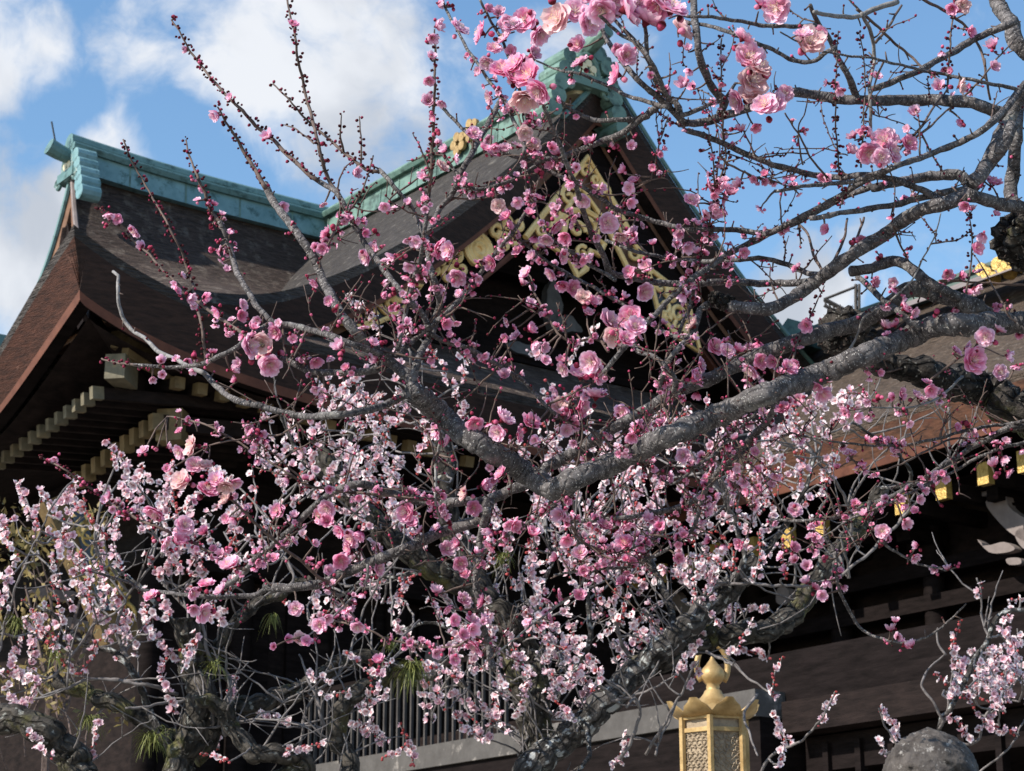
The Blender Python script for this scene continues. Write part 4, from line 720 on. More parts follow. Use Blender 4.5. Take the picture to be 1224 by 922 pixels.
DENS = "40,720,45,50,5;110,760,60,50,7;240,720,50,50,8;1200,790,30,40,8;1150,830,30,30,5;400,720,60,50,9;480,700,60,50,10;440,850,50,40,6;880,760,50,30,6;560,740,50,50,10;380,560,70,50,26;470,550,80,60,26;430,640,90,50,16;330,640,60,50,8;560,660,60,50,12;700,580,90,50,26;800,590,90,60,34;700,700,90,60,36;790,680,80,60,26;600,760,70,70,22;560,840,50,50,12;700,800,90,50,16;640,850,60,50,14;960,520,60,40,30;950,600,60,50,18;870,640,60,50,14;900,700,50,30,8;620,470,70,50,8;520,480,60,40,8;60,650,60,50,6;140,680,60,50,8;230,660,60,60,8;200,780,50,30,4;1185,830,45,45,16;300,560,50,30,5;180,600,60,40,6;830,540,60,40,8;670,640,60,40,12;450,600,60,40,10;740,760,50,40,10;420,500,60,30,8"

# ------------------------------------------------------------------ blossoms
def petal_grid(R_, ang, nu, nv, cup, w, rg, twist=0):
    vs = []; ca, sa = math.cos(ang), math.sin(ang); ph = rg.uniform(0, 6); ruf = rg.uniform(.008, .028)
    for i in range(nu):
        u = .08+.92*i/(nu-1)
        hw = w*R_*max(.10, math.sin(math.pi*u**.82))**.62 if i < nu-1 else w*R_*.42
        for j in range(nv):
            v = -1+2*j/(nv-1); x = R_*u*(1-.10*v*v*u*(1 if i < nu-1 else .6)); y = hw*v; z = R_*(cup*u**1.5+.16*v*v*u*(1-.2*u)+ruf*math.sin(ph+5*v+4*u))
            y2 = y; vs.append((x*ca-y2*sa, x*sa+y2*ca, z, u, abs(v)))
    fs = [(i*nv+j, (i+1)*nv+j, (i+1)*nv+j+1, i*nv+j+1) for i in range(nu-1) for j in range(nv-1)]
    return vs, fs
def mixc3(a, b, t): return tuple(a[i]*(1-t)+b[i]*t for i in range(3))
def blossom(layers, nu, nv, seed, cols, stam, full=True):
    """unit radius blossom facing +z. cols: (heart, petal, rim, stamen, calyx)"""
    rg = random.Random(seed); V = []; F = []; C = []
    for li, (np_, r_, cup, w, z0) in enumerate(layers):
        a0 = rg.uniform(0, 6)
        for k in range(np_):
            vs, fs = petal_grid(r_*rg.uniform(.92, 1.06), a0+2*math.pi*k/np_+rg.uniform(-.12, .12), nu, nv, cup+rg.uniform(-.12, .12), w, rg); n = len(V)
            tone = rg.uniform(.9, 1.06)
            for x, y, z, u, av in vs:
                V.append((x, y, z+z0)); c = mixc3(cols[0], cols[1], min(1, u*2.0)); c = tuple(q*(1-.10*(1-av)*(1-u)) for q in c); c = mixc3(c, cols[2], max(0, (u-.55)/.45)**1.5*.8); C.append(tuple(min(1, q*tone) for q in c))
            F += [tuple(i+n for i in f) for f in fs]
    for k in range(stam):
        a = rg.uniform(0, 6.28); e = rg.uniform(.1, 1.15); L = rg.uniform(.38, .66); d = (math.cos(a)*math.sin(e), math.sin(a)*math.sin(e), math.cos(e)); n = len(V); s_ = (-math.sin(a)*.016, math.cos(a)*.016, 0)
        V += [tuple(d[i]*.05+s_[i] for i in range(3)), tuple(d[i]*.05-s_[i] for i in range(3)), tuple(d[i]*L-s_[i]*.7 for i in range(3)), tuple(d[i]*L+s_[i]*.7 for i in range(3))]; C += [(.93,.80,.80)]*4; F.append((n, n+1, n+2, n+3))
        n = len(V); q = .032; b = [d[i]*(L+.01) for i in range(3)]
        V += [(b[0]+q, b[1], b[2]), (b[0]-q*.5, b[1]+q*.87, b[2]), (b[0]-q*.5, b[1]-q*.87, b[2]), (b[0], b[1], b[2]+q)]; C += [cols[3]]*4; F += [(n, n+1, n+3), (n+1, n+2, n+3), (n+2, n, n+3)]
    n = len(V); k_ = 7      # calyx behind
    V += [(0, 0, -.34)]+[(.13*math.cos(2*math.pi*i/k_), .13*math.sin(2*math.pi*i/k_), -.22) for i in range(k_)]+[(.27*math.cos(2*math.pi*i/k_), .27*math.sin(2*math.pi*i/k_), .0) for i in range(k_)]
    C += [cols[4]]*(2*k_+1)
    for i in range(k_): j = (i+1) % k_; F += [(n, n+1+j, n+1+i), (n+1+i, n+1+j, n+1+k_+j, n+1+k_+i)]
    return np.array(V), F, np.array(C)
def bud(seed, col, cal, k=8, m=6):
    V = []; F = []; C = []; rg = random.Random(seed)
    for i in range(m+1):
        t = math.pi*i/m; r = math.sin(t)*.78*(1+.08*math.cos(t)); z = -math.cos(t)*.92
        for j in range(k):
            a = 2*math.pi*j/k; rr = r*(1+.10*math.cos(3*a+z*3)); V.append((rr*math.cos(a), rr*math.sin(a), z)); C.append(cal if z < -.35 else mixc3(col, tuple(min(1, c*1.25) for c in col), max(0, z)))
    for i in range(m):
        for j in range(k): j2 = (j+1) % k; F.append((i*k+j, i*k+j2, (i+1)*k+j2, (i+1)*k+j))
    return np.array(V), F, np.array(C)
PK = ((.62,.12,.24), (.93,.50,.70), (.96,.78,.90), (.86,.68,.34), (.20,.03,.05))
PK2 = ((.60,.06,.18), (.90,.33,.55), (.95,.64,.80), (.86,.62,.28), (.20,.03,.05))
PK3 = ((.56,.20,.24), (.88,.56,.60), (.93,.76,.74), (.84,.70,.36), (.22,.05,.05))
WH = ((.68,.22,.26), (.95,.80,.85), (.97,.92,.94), (.84,.62,.34), (.26,.055,.05))
WH2 = ((.56,.12,.16), (.90,.60,.70), (.95,.80,.86), (.82,.55,.3), (.26,.055,.05))
def TL(i):      # full double blossoms, many petals
    lay = [(5, 1.0, .12, .66, 0), (5, .90, .30, .62, .03), (5, .66, .55, .5, .06)] if i % 3 else [(5, 1.0, .35, .60, 0), (5, .86, .55, .54, .04), (4, .6, .9, .4, .07)]
    return blossom(lay, 6, 5, 100+i, (PK, PK, PK2, PK3)[i % 4], 48)
def TM(i):
    lay = [(5, 1.0, (.15, .5, .9)[i % 3], .58, 0), (5, .78, (.4, .8, 1.2)[i % 3], .5, .04)]
    return blossom(lay, 4, 3, 200+i, (PK, PK2, PK, PK2)[i % 4], 14)
def TW(i): return blossom([(5, 1.0, (.1, .35, .8)[i % 3], .54, 0)], 4, 3, 300+i, (WH, WH, WH2)[i % 3], 7)
big = [TL(i) for i in range(8)]; mid = [TM(i) for i in range(9)]; wht = [TW(i) for i in range(9)]
budp = [bud(i, c, (.13,.025,.035)) for i, c in enumerate(((.66,.16,.29), (.55,.09,.19), (.72,.26,.40), (.42,.07,.13)))]
budd = [bud(i, c, (.04,.018,.02), 6, 4) for i, c in enumerate(((.16,.035,.05), (.09,.03,.035), (.30,.05,.10)))]
budw = [bud(i, c, (.30,.05,.05), 6, 5) for i, c in enumerate(((.82,.62,.68), (.55,.14,.16), (.84,.74,.78), (.42,.09,.09)))]
def orient(d, roll):
    d = np.array(d, float); d /= np.linalg.norm(d); u = np.cross(d, (0, 0, 1.)); u = u/np.linalg.norm(u) if np.linalg.norm(u) > .05 else np.array([1., 0, 0]); w = np.cross(d, u)
    c, s_ = math.cos(roll), math.sin(roll); return np.array([u*c+w*s_, -u*s_+w*c, d]).T
def put(mb, T, pos, d, sc, roll, tint=1.0):
    V, F, C = T; X = (V*sc)@orient(d, roll).T+pos; mb.add(X, F, [tuple(min(1, q*tint) for q in c) for c in C])
meshcache = {}
def tmesh(key, T):
    if key not in meshcache:
        m = MB(); m.add(T[0], T[1], [tuple(c) for c in T[2]]); me = bpy.data.meshes.new('blossom'); me.from_pydata(m.v, [], m.f); me.materials.append(M['petal'])
        ca = me.color_attributes.new('Col', 'FLOAT_COLOR', 'POINT'); ca.data.foreach_set('color', np.array([(*c, 1) for c in m.c], dtype=np.float32).ravel()); me.polygons.foreach_set('use_smooth', [True]*len(me.polygons)); meshcache[key] = me
    return meshcache[key]
def put_obj(key, T, pos, d, sc, roll, parent, name='blossom'):
    o = bpy.data.objects.new(name, tmesh(key, T)); S.collection.objects.link(o); o.parent = parent
    Rm = orient(d, roll); mtx = Matrix(((*Rm[0]*sc, pos[0]), (*Rm[1]*sc, pos[1]), (*Rm[2]*sc, pos[2]), (0, 0, 0, 1))); o.matrix_local = Matrix.Translation(-Vector(parent.location)) @ mtx; return o
# ------------------------------------------------------------------ branches
def smooth(P_, step):
    """Catmull-Rom through points (n, k) with roughly the given spacing in the first two columns"""
    P_ = [np.array(p, float) for p in P_]; Q = [2*P_[0]-P_[1]]+P_+[2*P_[-1]-P_[-2]]; out = []
    for i in range(1, len(Q)-2):
        a, b, c, d = Q[i-1:i+3]; n = max(1, int(np.linalg.norm((c-b)[:2])/step))
        for k in range(n): t = k/n; out.append(.5*((2*b)+(-a+c)*t+(2*a-5*b+4*c-d)*t*t+(-a+3*b-3*c+d)*t**3))
    out.append(P_[-1]); return out
def parse(txt, extra=0):
    out = []
    for ln in txt.strip().splitlines():
        h, p = ln.split(':'); h = h.split(); out.append((h, [tuple(map(float, q.split(','))) for q in p.split()]))
    return out
def branch_tube(mb, pix, w0, w1, o0, o1, depth, rg, knob=.10, wig=.8, n=None):
    """pix: traced course; returns list of (x, y, Y, r, P)"""
    pts = smooth([(x, y, i/(len(pix)-1)) for i, (x, y) in enumerate(pix)], 3.2 if w0 > 25 or knob > .2 else max(3.0, min(6, w0*.5+2)))
    L = len(pts); res = []; cum = [0]
    for i in range(1, L): cum.append(cum[-1]+np.linalg.norm(pts[i][:2]-pts[i-1][:2]))
    ph = rg.uniform(0, 6); ph2 = rg.uniform(0, 6)
    for i, p in enumerate(pts):
        f_ = cum[i]/cum[-1]; w = w0+(w1-w0)*f_; x, y = p[0], p[1]; s_ = cum[i]
        w = w0+(w1-w0)*f_
        k = wig*min(1, w1*.3+.4); x += k*math.sin(s_*.13+ph)*.6+k*math.sin(s_*.31+ph2)*.35; y += k*math.sin(s_*.15+ph2)*.6+k*.35*math.sin(s_*.36+ph)
        Y = depth(x, y)+o0+(o1-o0)*f_+.02*math.sin(s_*.05+ph); wv = w*(.84 if w0 > 10 else 1)*(1+knob*(.6*math.sin(s_*.21+ph)*math.sin(s_*.083+ph2)+.5*rg.uniform(-.5, .5)))
        P = raypt(x, y, Y)
        if p[1] > 1600: P = np.array([P[0], P[1], -.15])
        res.append((x, y, Y, wv/2*pxm(x, y, Y), P))
    nn = n or (20 if w0 > 16 else 8 if w0 > 6 else 6 if w0 > 3.5 else 5)
    mb.tube([r[4] for r in res], [r[3] for r in res], nn, True, .06 if w0 > 8 else .04, rg, lump=.05 if knob > .2 else .045 if w0 > 8 else .03)
    return res
def twig(mb, p0, p1, r0, r1, rg, bend=.15, seg=6):
    p0 = np.array(p0); p1 = np.array(p1); L = np.linalg.norm(p1-p0); o = np.array([rg.uniform(-1, 1) for _ in range(3)])*L*bend; pts = []
    for i in range(seg+1):
        t = i/seg; pts.append(p0+(p1-p0)*t+o*4*t*(1-t)*.5+np.array([rg.uniform(-1, 1) for _ in range(3)])*L*.012)
    mb.tube(pts, [r0+(r1-r0)*i/seg for i in range(seg+1)], 5); return pts
def rdir(rg, bias=(0, -1, 0), k=.8):
    while True:
        d = np.array([rg.uniform(-1, 1) for _ in range(3)]); n = np.linalg.norm(d)
        if .1 < n < 1: break
    d = d/n+np.array(bias)*k; return d/np.linalg.norm(d)
# ---- pink plum
def dP(x, y):
    d = 2.25+.30*ss(-x, -420, -60)+.18*ss(y, 520, 760)-.22*ss(-abs(x-760), -420, -60)*ss(-y, -330, -60)+.05*math.sin(x*.011+1)*math.cos(y*.013)
    return d
tb = raypt(1345, 520, 2.6)
pink = empty('pink_plum_tree', (tb[0], tb[1], 0), 0, 'nearest plum tree, rose pink double blossoms on bare grey limbs reaching in from right', 'plum tree')
def bark_build(mb, name, mt, parent, **k):
    mb.v = [(x-parent.location.x, y-parent.location.y, z-parent.location.z) for x, y, z in mb.v]; return mb.build(name, mt, parent, True, **k)
m = MB(); rg = random.Random(11)
tr = [(1352, 2400, 2.62, .11), (1350, 1500, 2.62, .10), (1345, 900, 2.6, .09), (1343, 620, 2.58, .085), (1338, 480, 2.5, .075), (1332, 385, 2.4, .06), (1330, 275, 2.4, .055), (1326, 180, 2.35, .05), (1326, 110, 2.35, .04), (1345, 20, 2.3, .03), (1350, -60, 2.25, .012)]
pts = smooth([(x, y, Y, r) for x, y, Y, r in tr], 22)
m.tube([np.array([*raypt(p[0], p[1], p[2])[:2], max(-.1, raypt(p[0], p[1], p[2])[2])]) for p in pts], [p[3] for p in pts], 18, True, .06, rg); bark_build(m, 'trunk', M['moss'], pink)
P_all = []; nodes = []; twigs = MB(); budsm = MB(); bl = MB(); nbr = 0
for h, pix in parse(PINK):
    kind = h[0]; w0, w1, o0, o1 = map(float, h[1:5]); isb = w0 >= 3.5 and nbr < 100
    m = MB() if isb else twigs
    res = branch_tube(m, pix, w0, w1, o0, o1, dP, rng, .24 if kind == 'M' else .16 if w0 > 8 else .10, n=32 if kind == 'M' else None)
    if isb:
        nbr += 1; mt = {'M': M['moss'], 'G': M['barkgrey'], 'B': M['barktwig'], 'T': M['barktwig']}.get(kind, M['bark'] if w0 >= 5 else M['barktwig']); bark_build(m, 'branch', mt, pink)
    P_all.append((kind, w0, res))
    for r in res: nodes.append((r[0], r[1], r[2], r[3], *r[4]))
    # spurs, buds
    if kind == 'B':
        s_ = 0; last_ = res[0]
        for r in res[1:]:
            s_ += math.hypot(r[0]-last_[0], r[1]-last_[1]); last_ = r
            if s_ > 4.6:
                s_ = 0
                for sd_ in (1, -1):
                    if rng.random() < .8:
                        a = rng.uniform(0, 6.28); d = rdir(rng, (sd_*.9, 0, .3), 1.2); q = pxm(r[0], r[1], r[2]); sz = rng.uniform(1.5, 2.9)*q; L = r[3]+sz*rng.uniform(.8, 1.4)
                        put(budsm, rng.choice(budd), r[4]+d*L, d, sz, rng.uniform(0, 6))
                        if rng.random() < .35: d2 = rdir(rng, d, 1); put(budsm, rng.choice(budd), r[4]+d2*(L+sz), d2, sz*.8, 0)
    elif w0 > 3:
        s_ = 0; last_ = res[0]; nxt = rng.uniform(5, 22)
        for r in res[1:]:
            s_ += math.hypot(r[0]-last_[0], r[1]-last_[1]); last_ = r
            if s_ > nxt and r[0] < 1260:
                s_ = 0; nxt = rng.uniform(7, 30); q = pxm(r[0], r[1], r[2]); d = rdir(rng, (0, -.1, .2), .3); L = rng.uniform(3, 11)*q
                twig(twigs, r[4], r[4]+d*(L+r[3]), 1.3*q, .8*q, rng, .1, 2)
                if rng.random() < .6: put(budsm, rng.choice(budd+budp[:1]), r[4]+d*(L+r[3]+1.2*q), d, rng.uniform(1.3, 2.6)*q, 0)
NA = np.array(nodes)
# mossy burls
for px, py, rp, o_ in ((1010, 395, 27, .22), (1024, 408, 21, .25), (1000, 405, 19, .22), (1216, 285, 27, .1), (1232, 300, 26, .1), (1228, 268, 22, .1), (868, 362, 10, 0), (856, 356, 8, 0)):
    Y = dP(px, py)+o_; c = raypt(px, py, Y); q = pxm(px, py, Y); rg = random.Random(px)
    m = MB()
    def bf(u, v):
        a = 2*math.pi*u; e = math.pi*v; n_ = np.array([math.cos(a)*math.sin(e), math.sin(a)*math.sin(e), math.cos(e)]); k = 1+.18*math.sin(5*a+3*e)*math.sin(e)+.13*math.sin(9*a-7*e)*math.sin(e)+.06*math.sin(23*a+17*e)*math.sin(e)
        return c+n_*k*rp*q
    m.grid(bf, 40, 24, True); bark_build(m, 'burl', M['moss'], pink)
    for _ in range(int(rp*2)):
        d = rdir(rg, (0, 0, -.3), .5); twig(twigs, c+d*rp*q*.9, c+d*rp*q*1.18, .6*q, .3*q, rg, .2, 1)
# free twigs
regions = [(520, 940, 150, 560, 150), (760, 1220, 10, 330, 60), (300, 620, 380, 600, 70), (560, 1000, 480, 700, 120), (330, 640, 200, 420, 30), (880, 1220, 480, 640, 35), (300, 620, 620, 800, 22)]
for x0, x1, y0, y1, n_ in regions:
    sel = NA[(NA[:, 0] > x0) & (NA[:, 0] < x1) & (NA[:, 1] > y0) & (NA[:, 1] < y1)]
    for _ in range(n_):
        r = sel[rng.randrange(len(sel))]; q = pxm(r[0], r[1], r[2]); P = r[4:7]; L = rng.uniform(22, 85)*q; ang = rng.gauss(0, .9); d = np.array([math.sin(ang)+(.3 if x0 < 700 else -.2), rng.uniform(-.5, .5), math.cos(ang)*(1 if rng.random() < .7 else -.6)]); d /= np.linalg.norm(d)
        pts = twig(twigs, P, P+d*L, min(r[3]*.9, rng.uniform(.9, 1.7)*q), .6*q, rng, .25, 8)
        for i in range(2, 9):
            if rng.random() < .75:
                d2 = rdir(rng, (0, 0, .2), .4); p_ = pts[i]; put(budsm, rng.choice(budd+budd+budp[:2]), p_+d2*1.8*q, d2, rng.uniform(1.1, 2.4)*q, 0)
                if rng.random() < .25: twig(twigs, p_, p_+rdir(rng, d, 1)*rng.uniform(8, 28)*q, .8*q, .5*q, rng, .2, 4)
# blossoms
items = []
for tok in PB.split(): x, y, s_ = map(float, tok.split(',')); items.append((x, y, s_))
items.sort(key=lambda t: -t[2]); nobj = 0
for i, (x, y, s_) in enumerate(items):
    d2 = (NA[:, 0]-x)**2+(NA[:, 1]-y)**2; j = int(np.argmin(d2)); nd = NA[j]; dist = math.sqrt(d2[j]); Y = nd[2]+rng.uniform(-.02, .02)-(.5*s_*nd[2]/FPX)-.0004*s_
    if s_ > 19: Y = min(Y, max(1.75, .0235*1.25*FPX/s_*1.0+.35)) if dist < 14 and False else Y
    q = pxm(x, y, Y); c = raypt(x, y, Y); sc = s_/2*q*(1.2 if s_ > 19 else 1.2)
    base = nd[4:7]
    fd = rdir(rng, (0, -1, -.05), .95 if s_ >= 14 else .55)
    if dist > s_*.3 or s_ < 14:
        twig(twigs, base, c+np.array([0, .6, 0])*sc-fd*sc*.2, max(.9*q, min(1.5*q, nd[3])), .9*q, rng, .12, 5)
    if s_ >= 13:
        T = rng.randrange(8) if s_ >= 17 else rng.randrange(9)
        if nobj < 100: put_obj(('L', T), big[T % 8], c, fd, sc, rng.uniform(0, 6), pink); nobj += 1
        else: put(bl, big[T] if s_ >= 17 else mid[T], c, fd, sc, rng.uniform(0, 6), rng.uniform(.85, 1.08))
        for k in range(2):      # a bud or two and dark calyces behind
            if rng.random() < .7: d = rdir(rng, -fd, .4); put(budsm, rng.choice(budp), c+d*sc*rng.uniform(.7, 1.15), d, sc*rng.uniform(.22, .34), 0)
    elif s_ >= 9 and rng.random() < .82:
        put(bl, mid[rng.randrange(9)], c, rdir(rng, (0, -.6, 0), .5), sc*1.0, rng.uniform(0, 6), rng.uniform(.8, 1.05))
        if rng.random() < .6: d = rdir(rng, (0, -.2, 0), .2); put(budsm, rng.choice(budp), c+d*sc*1.1, d, sc*rng.uniform(.3, .5), 0)
    else:
        d = rdir(rng, (0, -.3, .2), .3); put(budsm, rng.choice(budp), c, d, sc*.62, 0)
        for _k in range(2): d2 = rdir(rng, d*.2, .5); put(budsm, rng.choice(budp), c+d2*sc*.85, d2, sc*rng.uniform(.35, .55), 0)
# small half-open blossoms filling in along the thinner branches
fill = [(480, 960, 200, 700, 300), (250, 620, 250, 480, 70), (600, 1080, 480, 700, 110), (300, 640, 560, 780, 70), (540, 700, 60, 240, 40), (780, 1200, 60, 400, 45), (1040, 1220, 360, 620, 30), (120, 320, 500, 700, 40)]
thin = NA[(NA[:, 3]/(NA[:, 2]/FPX) < 4.5)]
for x0, x1, y0, y1, n_ in fill:
    sel = thin[(thin[:, 0] > x0) & (thin[:, 0] < x1) & (thin[:, 1] > y0) & (thin[:, 1] < y1)]
    if len(sel) == 0: continue
    for _ in range(int(n_*.95)):
        r = sel[rng.randrange(len(sel))]; q = pxm(r[0], r[1], r[2]); nb = rng.choice((2, 3, 3, 4)); d0 = rdir(rng, (0, -.2, 0), .2)
        for k in range(nb):
            d = rdir(rng, d0, 1.2); sz = rng.uniform(2.8, 5.6)*q; L = r[3]+sz*rng.uniform(.8, 2.2); c = r[4:7]+d*L
            if rng.random() < .62: put(bl, mid[rng.randrange(9)], c, d, sz*1.1, rng.uniform(0, 6), rng.uniform(.85, 1.1))
            else: put(budsm, rng.choice(budp), c, d, sz*.52, 0)
            twig(twigs, r[4:7], c, .9*q, .8*q, rng, .05, 2)
bark_build(twigs, 'twigs', M['barktwig'], pink, kind='stuff'); bark_build(budsm, 'buds', M['petal'], pink, kind='stuff'); bark_build(bl, 'blossoms', M['petal'], pink, kind='stuff')
# ---- white plums
trees = {
 'C': (6.3, 'white_plum_tree', 'mossy old plum with tiny white pink blossoms, directly left of the bronze lantern', 645),
 'L': (6.0, 'white_plum_tree', 'old plum at lower left with crooked mossy limbs and pale blossoms', 215),
 'R': (6.9, 'white_plum_tree', 'slender young plum with pale blossoms rising behind the round stone cap at right', 1112)}
WT = {}
for k, (Y0, nm, lab, px) in trees.items():
    p = raypt(px, 1200, Y0); WT[k] = dict(e=empty(nm, (p[0], p[1], 0), 0, lab, 'plum tree', 'white plum trees'), Y=Y0, tw=MB(), bu=MB(), bl=MB(), n=0, nb=0)
wn_ = []
first = {}
for h, pix in parse(WHITE):
    k, kind = h[0], h[1]; w0, w1, o0, o1 = map(float, h[2:6]); t = WT[k]; m = MB()
    sc_ = 1.0 if kind != 'M' else .98
    res = branch_tube(m, pix, w0*sc_, w1*sc_, o0, o1, lambda x, y: t['Y'], rng, .22 if kind == 'M' else .14, 3.0 if kind == 'M' else 1.4, n=30 if kind == 'M' else 8)
    nm = 'trunk' if k not in first else ('limb' if kind == 'M' else 'branch'); first[k] = 1
    mt = M['mossw'] if kind == 'M' else M['wtwig'] if kind == 'G' else M['lichen']
    if kind == 'M' and pix[1][0] == 627: mt = M['lichen']
    bark_build(m, nm, mt, t['e'])
    for r in res:
        if r[1] < 960: wn_.append((r[0], r[1], r[2], r[3], *r[4], 'CLR'.index(k)))
WN = np.array(wn_)
def white_spray(pl, dens=1.0, off=None, key=None, conn=True):
    """pl: pixel course with blossoms crowded along it"""
    x, y = pl[-1]; sel = WN if key is None else WN[WN[:, 7] == 'CLR'.index(key)]; d2 = (sel[:, 0]-x)**2+(sel[:, 1]-y)**2
    near = np.argsort(d2)[:12]; nd = sel[near[rng.randrange(12)]] if off else sel[near[0]]; k = 'CLR'[int(nd[7])]; t = WT[k]
    Yb = nd[2]; Ys = Yb+(off if off is not None else rng.uniform(-.25, .15)); P_ = [raypt(a, b, Ys) for a, b in pl]; q = pxm(x, y, Ys)
    if conn and math.sqrt(d2.min()) < 110: twig(t['tw'], nd[4:7], P_[-1], 1.4*q, 1.1*q, rng, .18, 7)
    sm = smooth([(a, b, 0) for a, b in pl], 2.2); pts = [raypt(s_[0]+math.sin(i*.5)*.7, s_[1], Ys+.02*math.sin(i*.3)) for i, s_ in enumerate(sm)]
    if len(pts) > 1: t['tw'].tube(pts[::3]+[pts[-1]], .8*q, 5)
    redness = rng.random()
    for i, p in enumerate(pts):
        if rng.random() < .84*dens:
            a = rng.uniform(0, 6.28); d = np.array([math.cos(a), -.35+rng.uniform(-.6, .4), math.sin(a)]); d /= np.linalg.norm(d); rr = rng.random()
            if rr < .66-.36*(redness > .82):
                sz = rng.uniform(3.2, 5.7)*q; fd = rdir(rng, d*.6+np.array([0, -.5, 0]), 1.1); c = p+d*sz*rng.uniform(.5, 1.1)
                if t['n'] < 100 and rng.random() < .25: put_obj(('W', i % 9), wht[i % 9], c, fd, sz, rng.uniform(0, 6), t['e']); t['n'] += 1
                else: put(t['bl'], wht[rng.randrange(9)], c, fd, sz, rng.uniform(0, 6), rng.uniform(.85, 1.1))
            else:
                sz = rng.uniform(1.4, 2.7)*q; c = p+d*sz*rng.uniform(.6, 1.6); put(t['bu'], budw[(1 if rng.random() < .5 else 3) if redness > .72 else rng.randrange(4)], c, d, sz, 0)
for s_ in WS.split(';'):
    pl_ = [tuple(map(float, q.split(','))) for q in s_.split()]; x, y = pl_[-1]; white_spray(pl_, 1.25, None, 'R' if x > 1030 and y > 690 else 'L' if x < 400 and y > 480 else 'C')
for s_ in DENS.split(';'):
    cx, cy, rx, ry, n_ = map(float, s_.split(','))
    for _ in range(int(n_*(1.25 if (cx < 330 or cy > 760) and cx < 1100 else .8))):
        a = rng.uniform(0, 6.28); rr = math.sqrt(rng.random()); x = cx+rx*rr*math.cos(a); y = cy+ry*rr*math.sin(a); ang = rng.gauss(-.1, .55); L = rng.uniform(18, 60); k = 'R' if x > 1080 and y > 700 else 'L' if x < 320 else 'C'
        x1 = x+L*math.sin(ang); y1 = y-L*math.cos(ang); cv = rng.uniform(-6, 6)
        white_spray([(x1, y1), ((x+x1)/2+cv, (y+y1)/2), (x, y)], rng.uniform(.6, 1.15), rng.uniform(-.8, .9), k, rng.random() < .6)
# bare grey twigs of the white plums
for _ in range(380):
    nd = WN[rng.randrange(len(WN))]
    if nd[7] == 2 and rng.random() < .6 or (nd[0] > 900 and nd[1] > 800): continue
    t = WT['CLR'[int(nd[7])]]; q = pxm(nd[0], nd[1], nd[2]); ang = rng.gauss(0, 1.0); L = rng.uniform(30, 120)*q; d = np.array([math.sin(ang), rng.uniform(-.6, .6), math.cos(ang)]); d /= np.linalg.norm(d)
    pts = twig(t['tw'], nd[4:7], nd[4:7]+d*L, rng.uniform(.9, 1.7)*q, .5*q, rng, .3, 8)
    if rng.random() < .7: k_ = rng.randrange(2, 7); twig(t['tw'], pts[k_], pts[k_]+rdir(rng, d, 1.)*L*.4, .8*q, .4*q, rng, .25, 5)
for k, t in WT.items():
    bark_build(t['tw'], 'twigs', M['wtwig'], t['e'], kind='stuff'); bark_build(t['bu'], 'buds', M['petal'], t['e'], kind='stuff'); bark_build(t['bl'], 'blossoms', M['petal'], t['e'], kind='stuff')
# ------------------------------------------------------------------ strap ferns on the mossy limbs and the leafy shrub
def tuft(px, py, Y, size, n_, lab, hang=.5, seed=1, mt='fern'):
    rg = random.Random(seed); c = raypt(px, py, Y); q = pxm(px, py, Y); m = MB()
    for _ in range(int(n_*1.7)):
        a = rg.uniform(0, 6.28); up = rg.uniform(-.3, 1.0)-hang; L = size*q*rg.uniform(.6, 1.15); w = rg.uniform(.6, 1.2)*q; dx, dy = math.cos(a), math.sin(a)*.7; vs = []; b0 = np.array([rg.uniform(-1, 1), rg.uniform(-1, 1), rg.uniform(-.6, .6)])*size*.22*q
        for i in range(6):
            t = i/5; p = b0+np.array([dx*L*t*.75, dy*L*t*.75, L*((up+.55)*t-1.15*t*t)]); ww = w*(1-t*.9)*(.6+t) if t < .5 else w*(1-t)*1.6+.1*q; vs += [p+np.array([-dy, dx, .3])*ww, p-np.array([-dy, dx, .3])*ww]
        m.add(vs, [(2*i, 2*i+1, 2*i+3, 2*i+2) for i in range(5)])
    o = m.build('strap_fern', M[mt], None, False); o.location = tuple(c); tag(o, lab, 'fern', 'strap ferns on the plum limbs')
tuft(492, 800, 5.95, 34, 130, 'largest clump of yellow green strap ferns, hanging above the grey bars', .35, 1)
tuft(466, 775, 5.95, 20, 34, 'upright fern tuft on the mossy limb just above the largest fern clump', -.3, 2)
tuft(182, 885, 5.8, 30, 80, 'bright yellow green fern clump beside the lower left trunk', .1, 3)
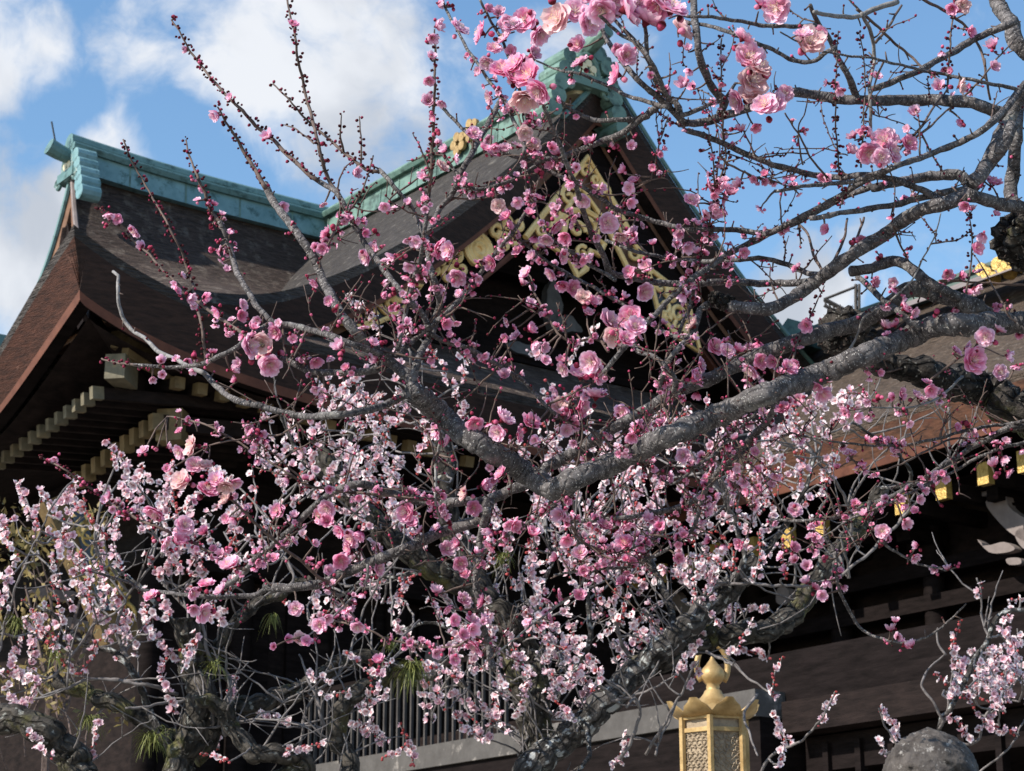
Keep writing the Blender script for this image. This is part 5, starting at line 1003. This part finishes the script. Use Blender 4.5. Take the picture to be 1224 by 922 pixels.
tuft(325, 735, 5.9, 18, 22, 'small drooping fern tuft under the left tree\'s upper limb', .9, 4)
tuft(66, 782, 5.8, 22, 40, 'fern tuft among pale blossoms above the left mossy bough', .2, 5)
tuft(256, 795, 5.85, 24, 30, 'thin fern fronds spreading from the left trunk at its fork', .2, 6)
tuft(603, 665, 6.1, 22, 40, 'yellow fern tuft on the centre trunk under the pink blossoms', .2, 7)
tuft(20, 745, 5.8, 24, 46, 'pale fern clump at the far left edge above the bough', .1, 8)
tuft(108, 862, 5.8, 26, 50, 'fern clump growing on the thick left bough', .2, 9)
m = MB(); rg = random.Random(5); sh = empty('leafy_shrub', tuple(raypt(75, 700, 8.5)*np.array([1,1,0])), 0, 'ochre green leafy shrub behind the blossom at the far left', 'shrub'); c0 = raypt(75, 700, 8.5)*np.array([1,1,0]); q = pxm(75, 700, 8.5); st = MB()
for _ in range(30):
    px = rg.gauss(66, 36); py = rg.uniform(606, 850); top = raypt(px, py, 8.5+rg.uniform(-.3, .3))-c0; r0 = np.array([rg.uniform(-.15, .15), rg.uniform(-.15, .15), top[2]-rg.uniform(.12, .3)])+np.array([top[0]*.6, top[1]*.6, 0]); twig(st, r0, top, 1.1*q, .6*q, rg, .25, 6)
    for k in range(28):
        p = top+np.array([rg.gauss(0, 11), rg.gauss(0, 11), rg.uniform(-26, 8)])*q; d = rdir(rg, (0, 0, .6), .8); sd_ = np.cross(d, rdir(rg)); sd_ /= np.linalg.norm(sd_)+1e-6; L = rg.uniform(7, 14)*q
        m.add([p, p+d*L*.4+sd_*L*.22, p+d*L, p+d*L*.4-sd_*L*.22], [(0,1,2,3)])
twig(st, (0, 0, 0), raypt(72, 760, 8.5)-c0, 9*q, 4*q, rg, .06, 8)
for dx in (-40, 30, 55, -15): twig(st, raypt(72, 860, 8.5)-c0, raypt(72+dx, 700, 8.5)-c0, 4*q, 1.5*q, rg, .15, 8)
m.build('leaves', M['shrub'], sh, kind='stuff'); st.build('stems', M['barktwig'], sh)
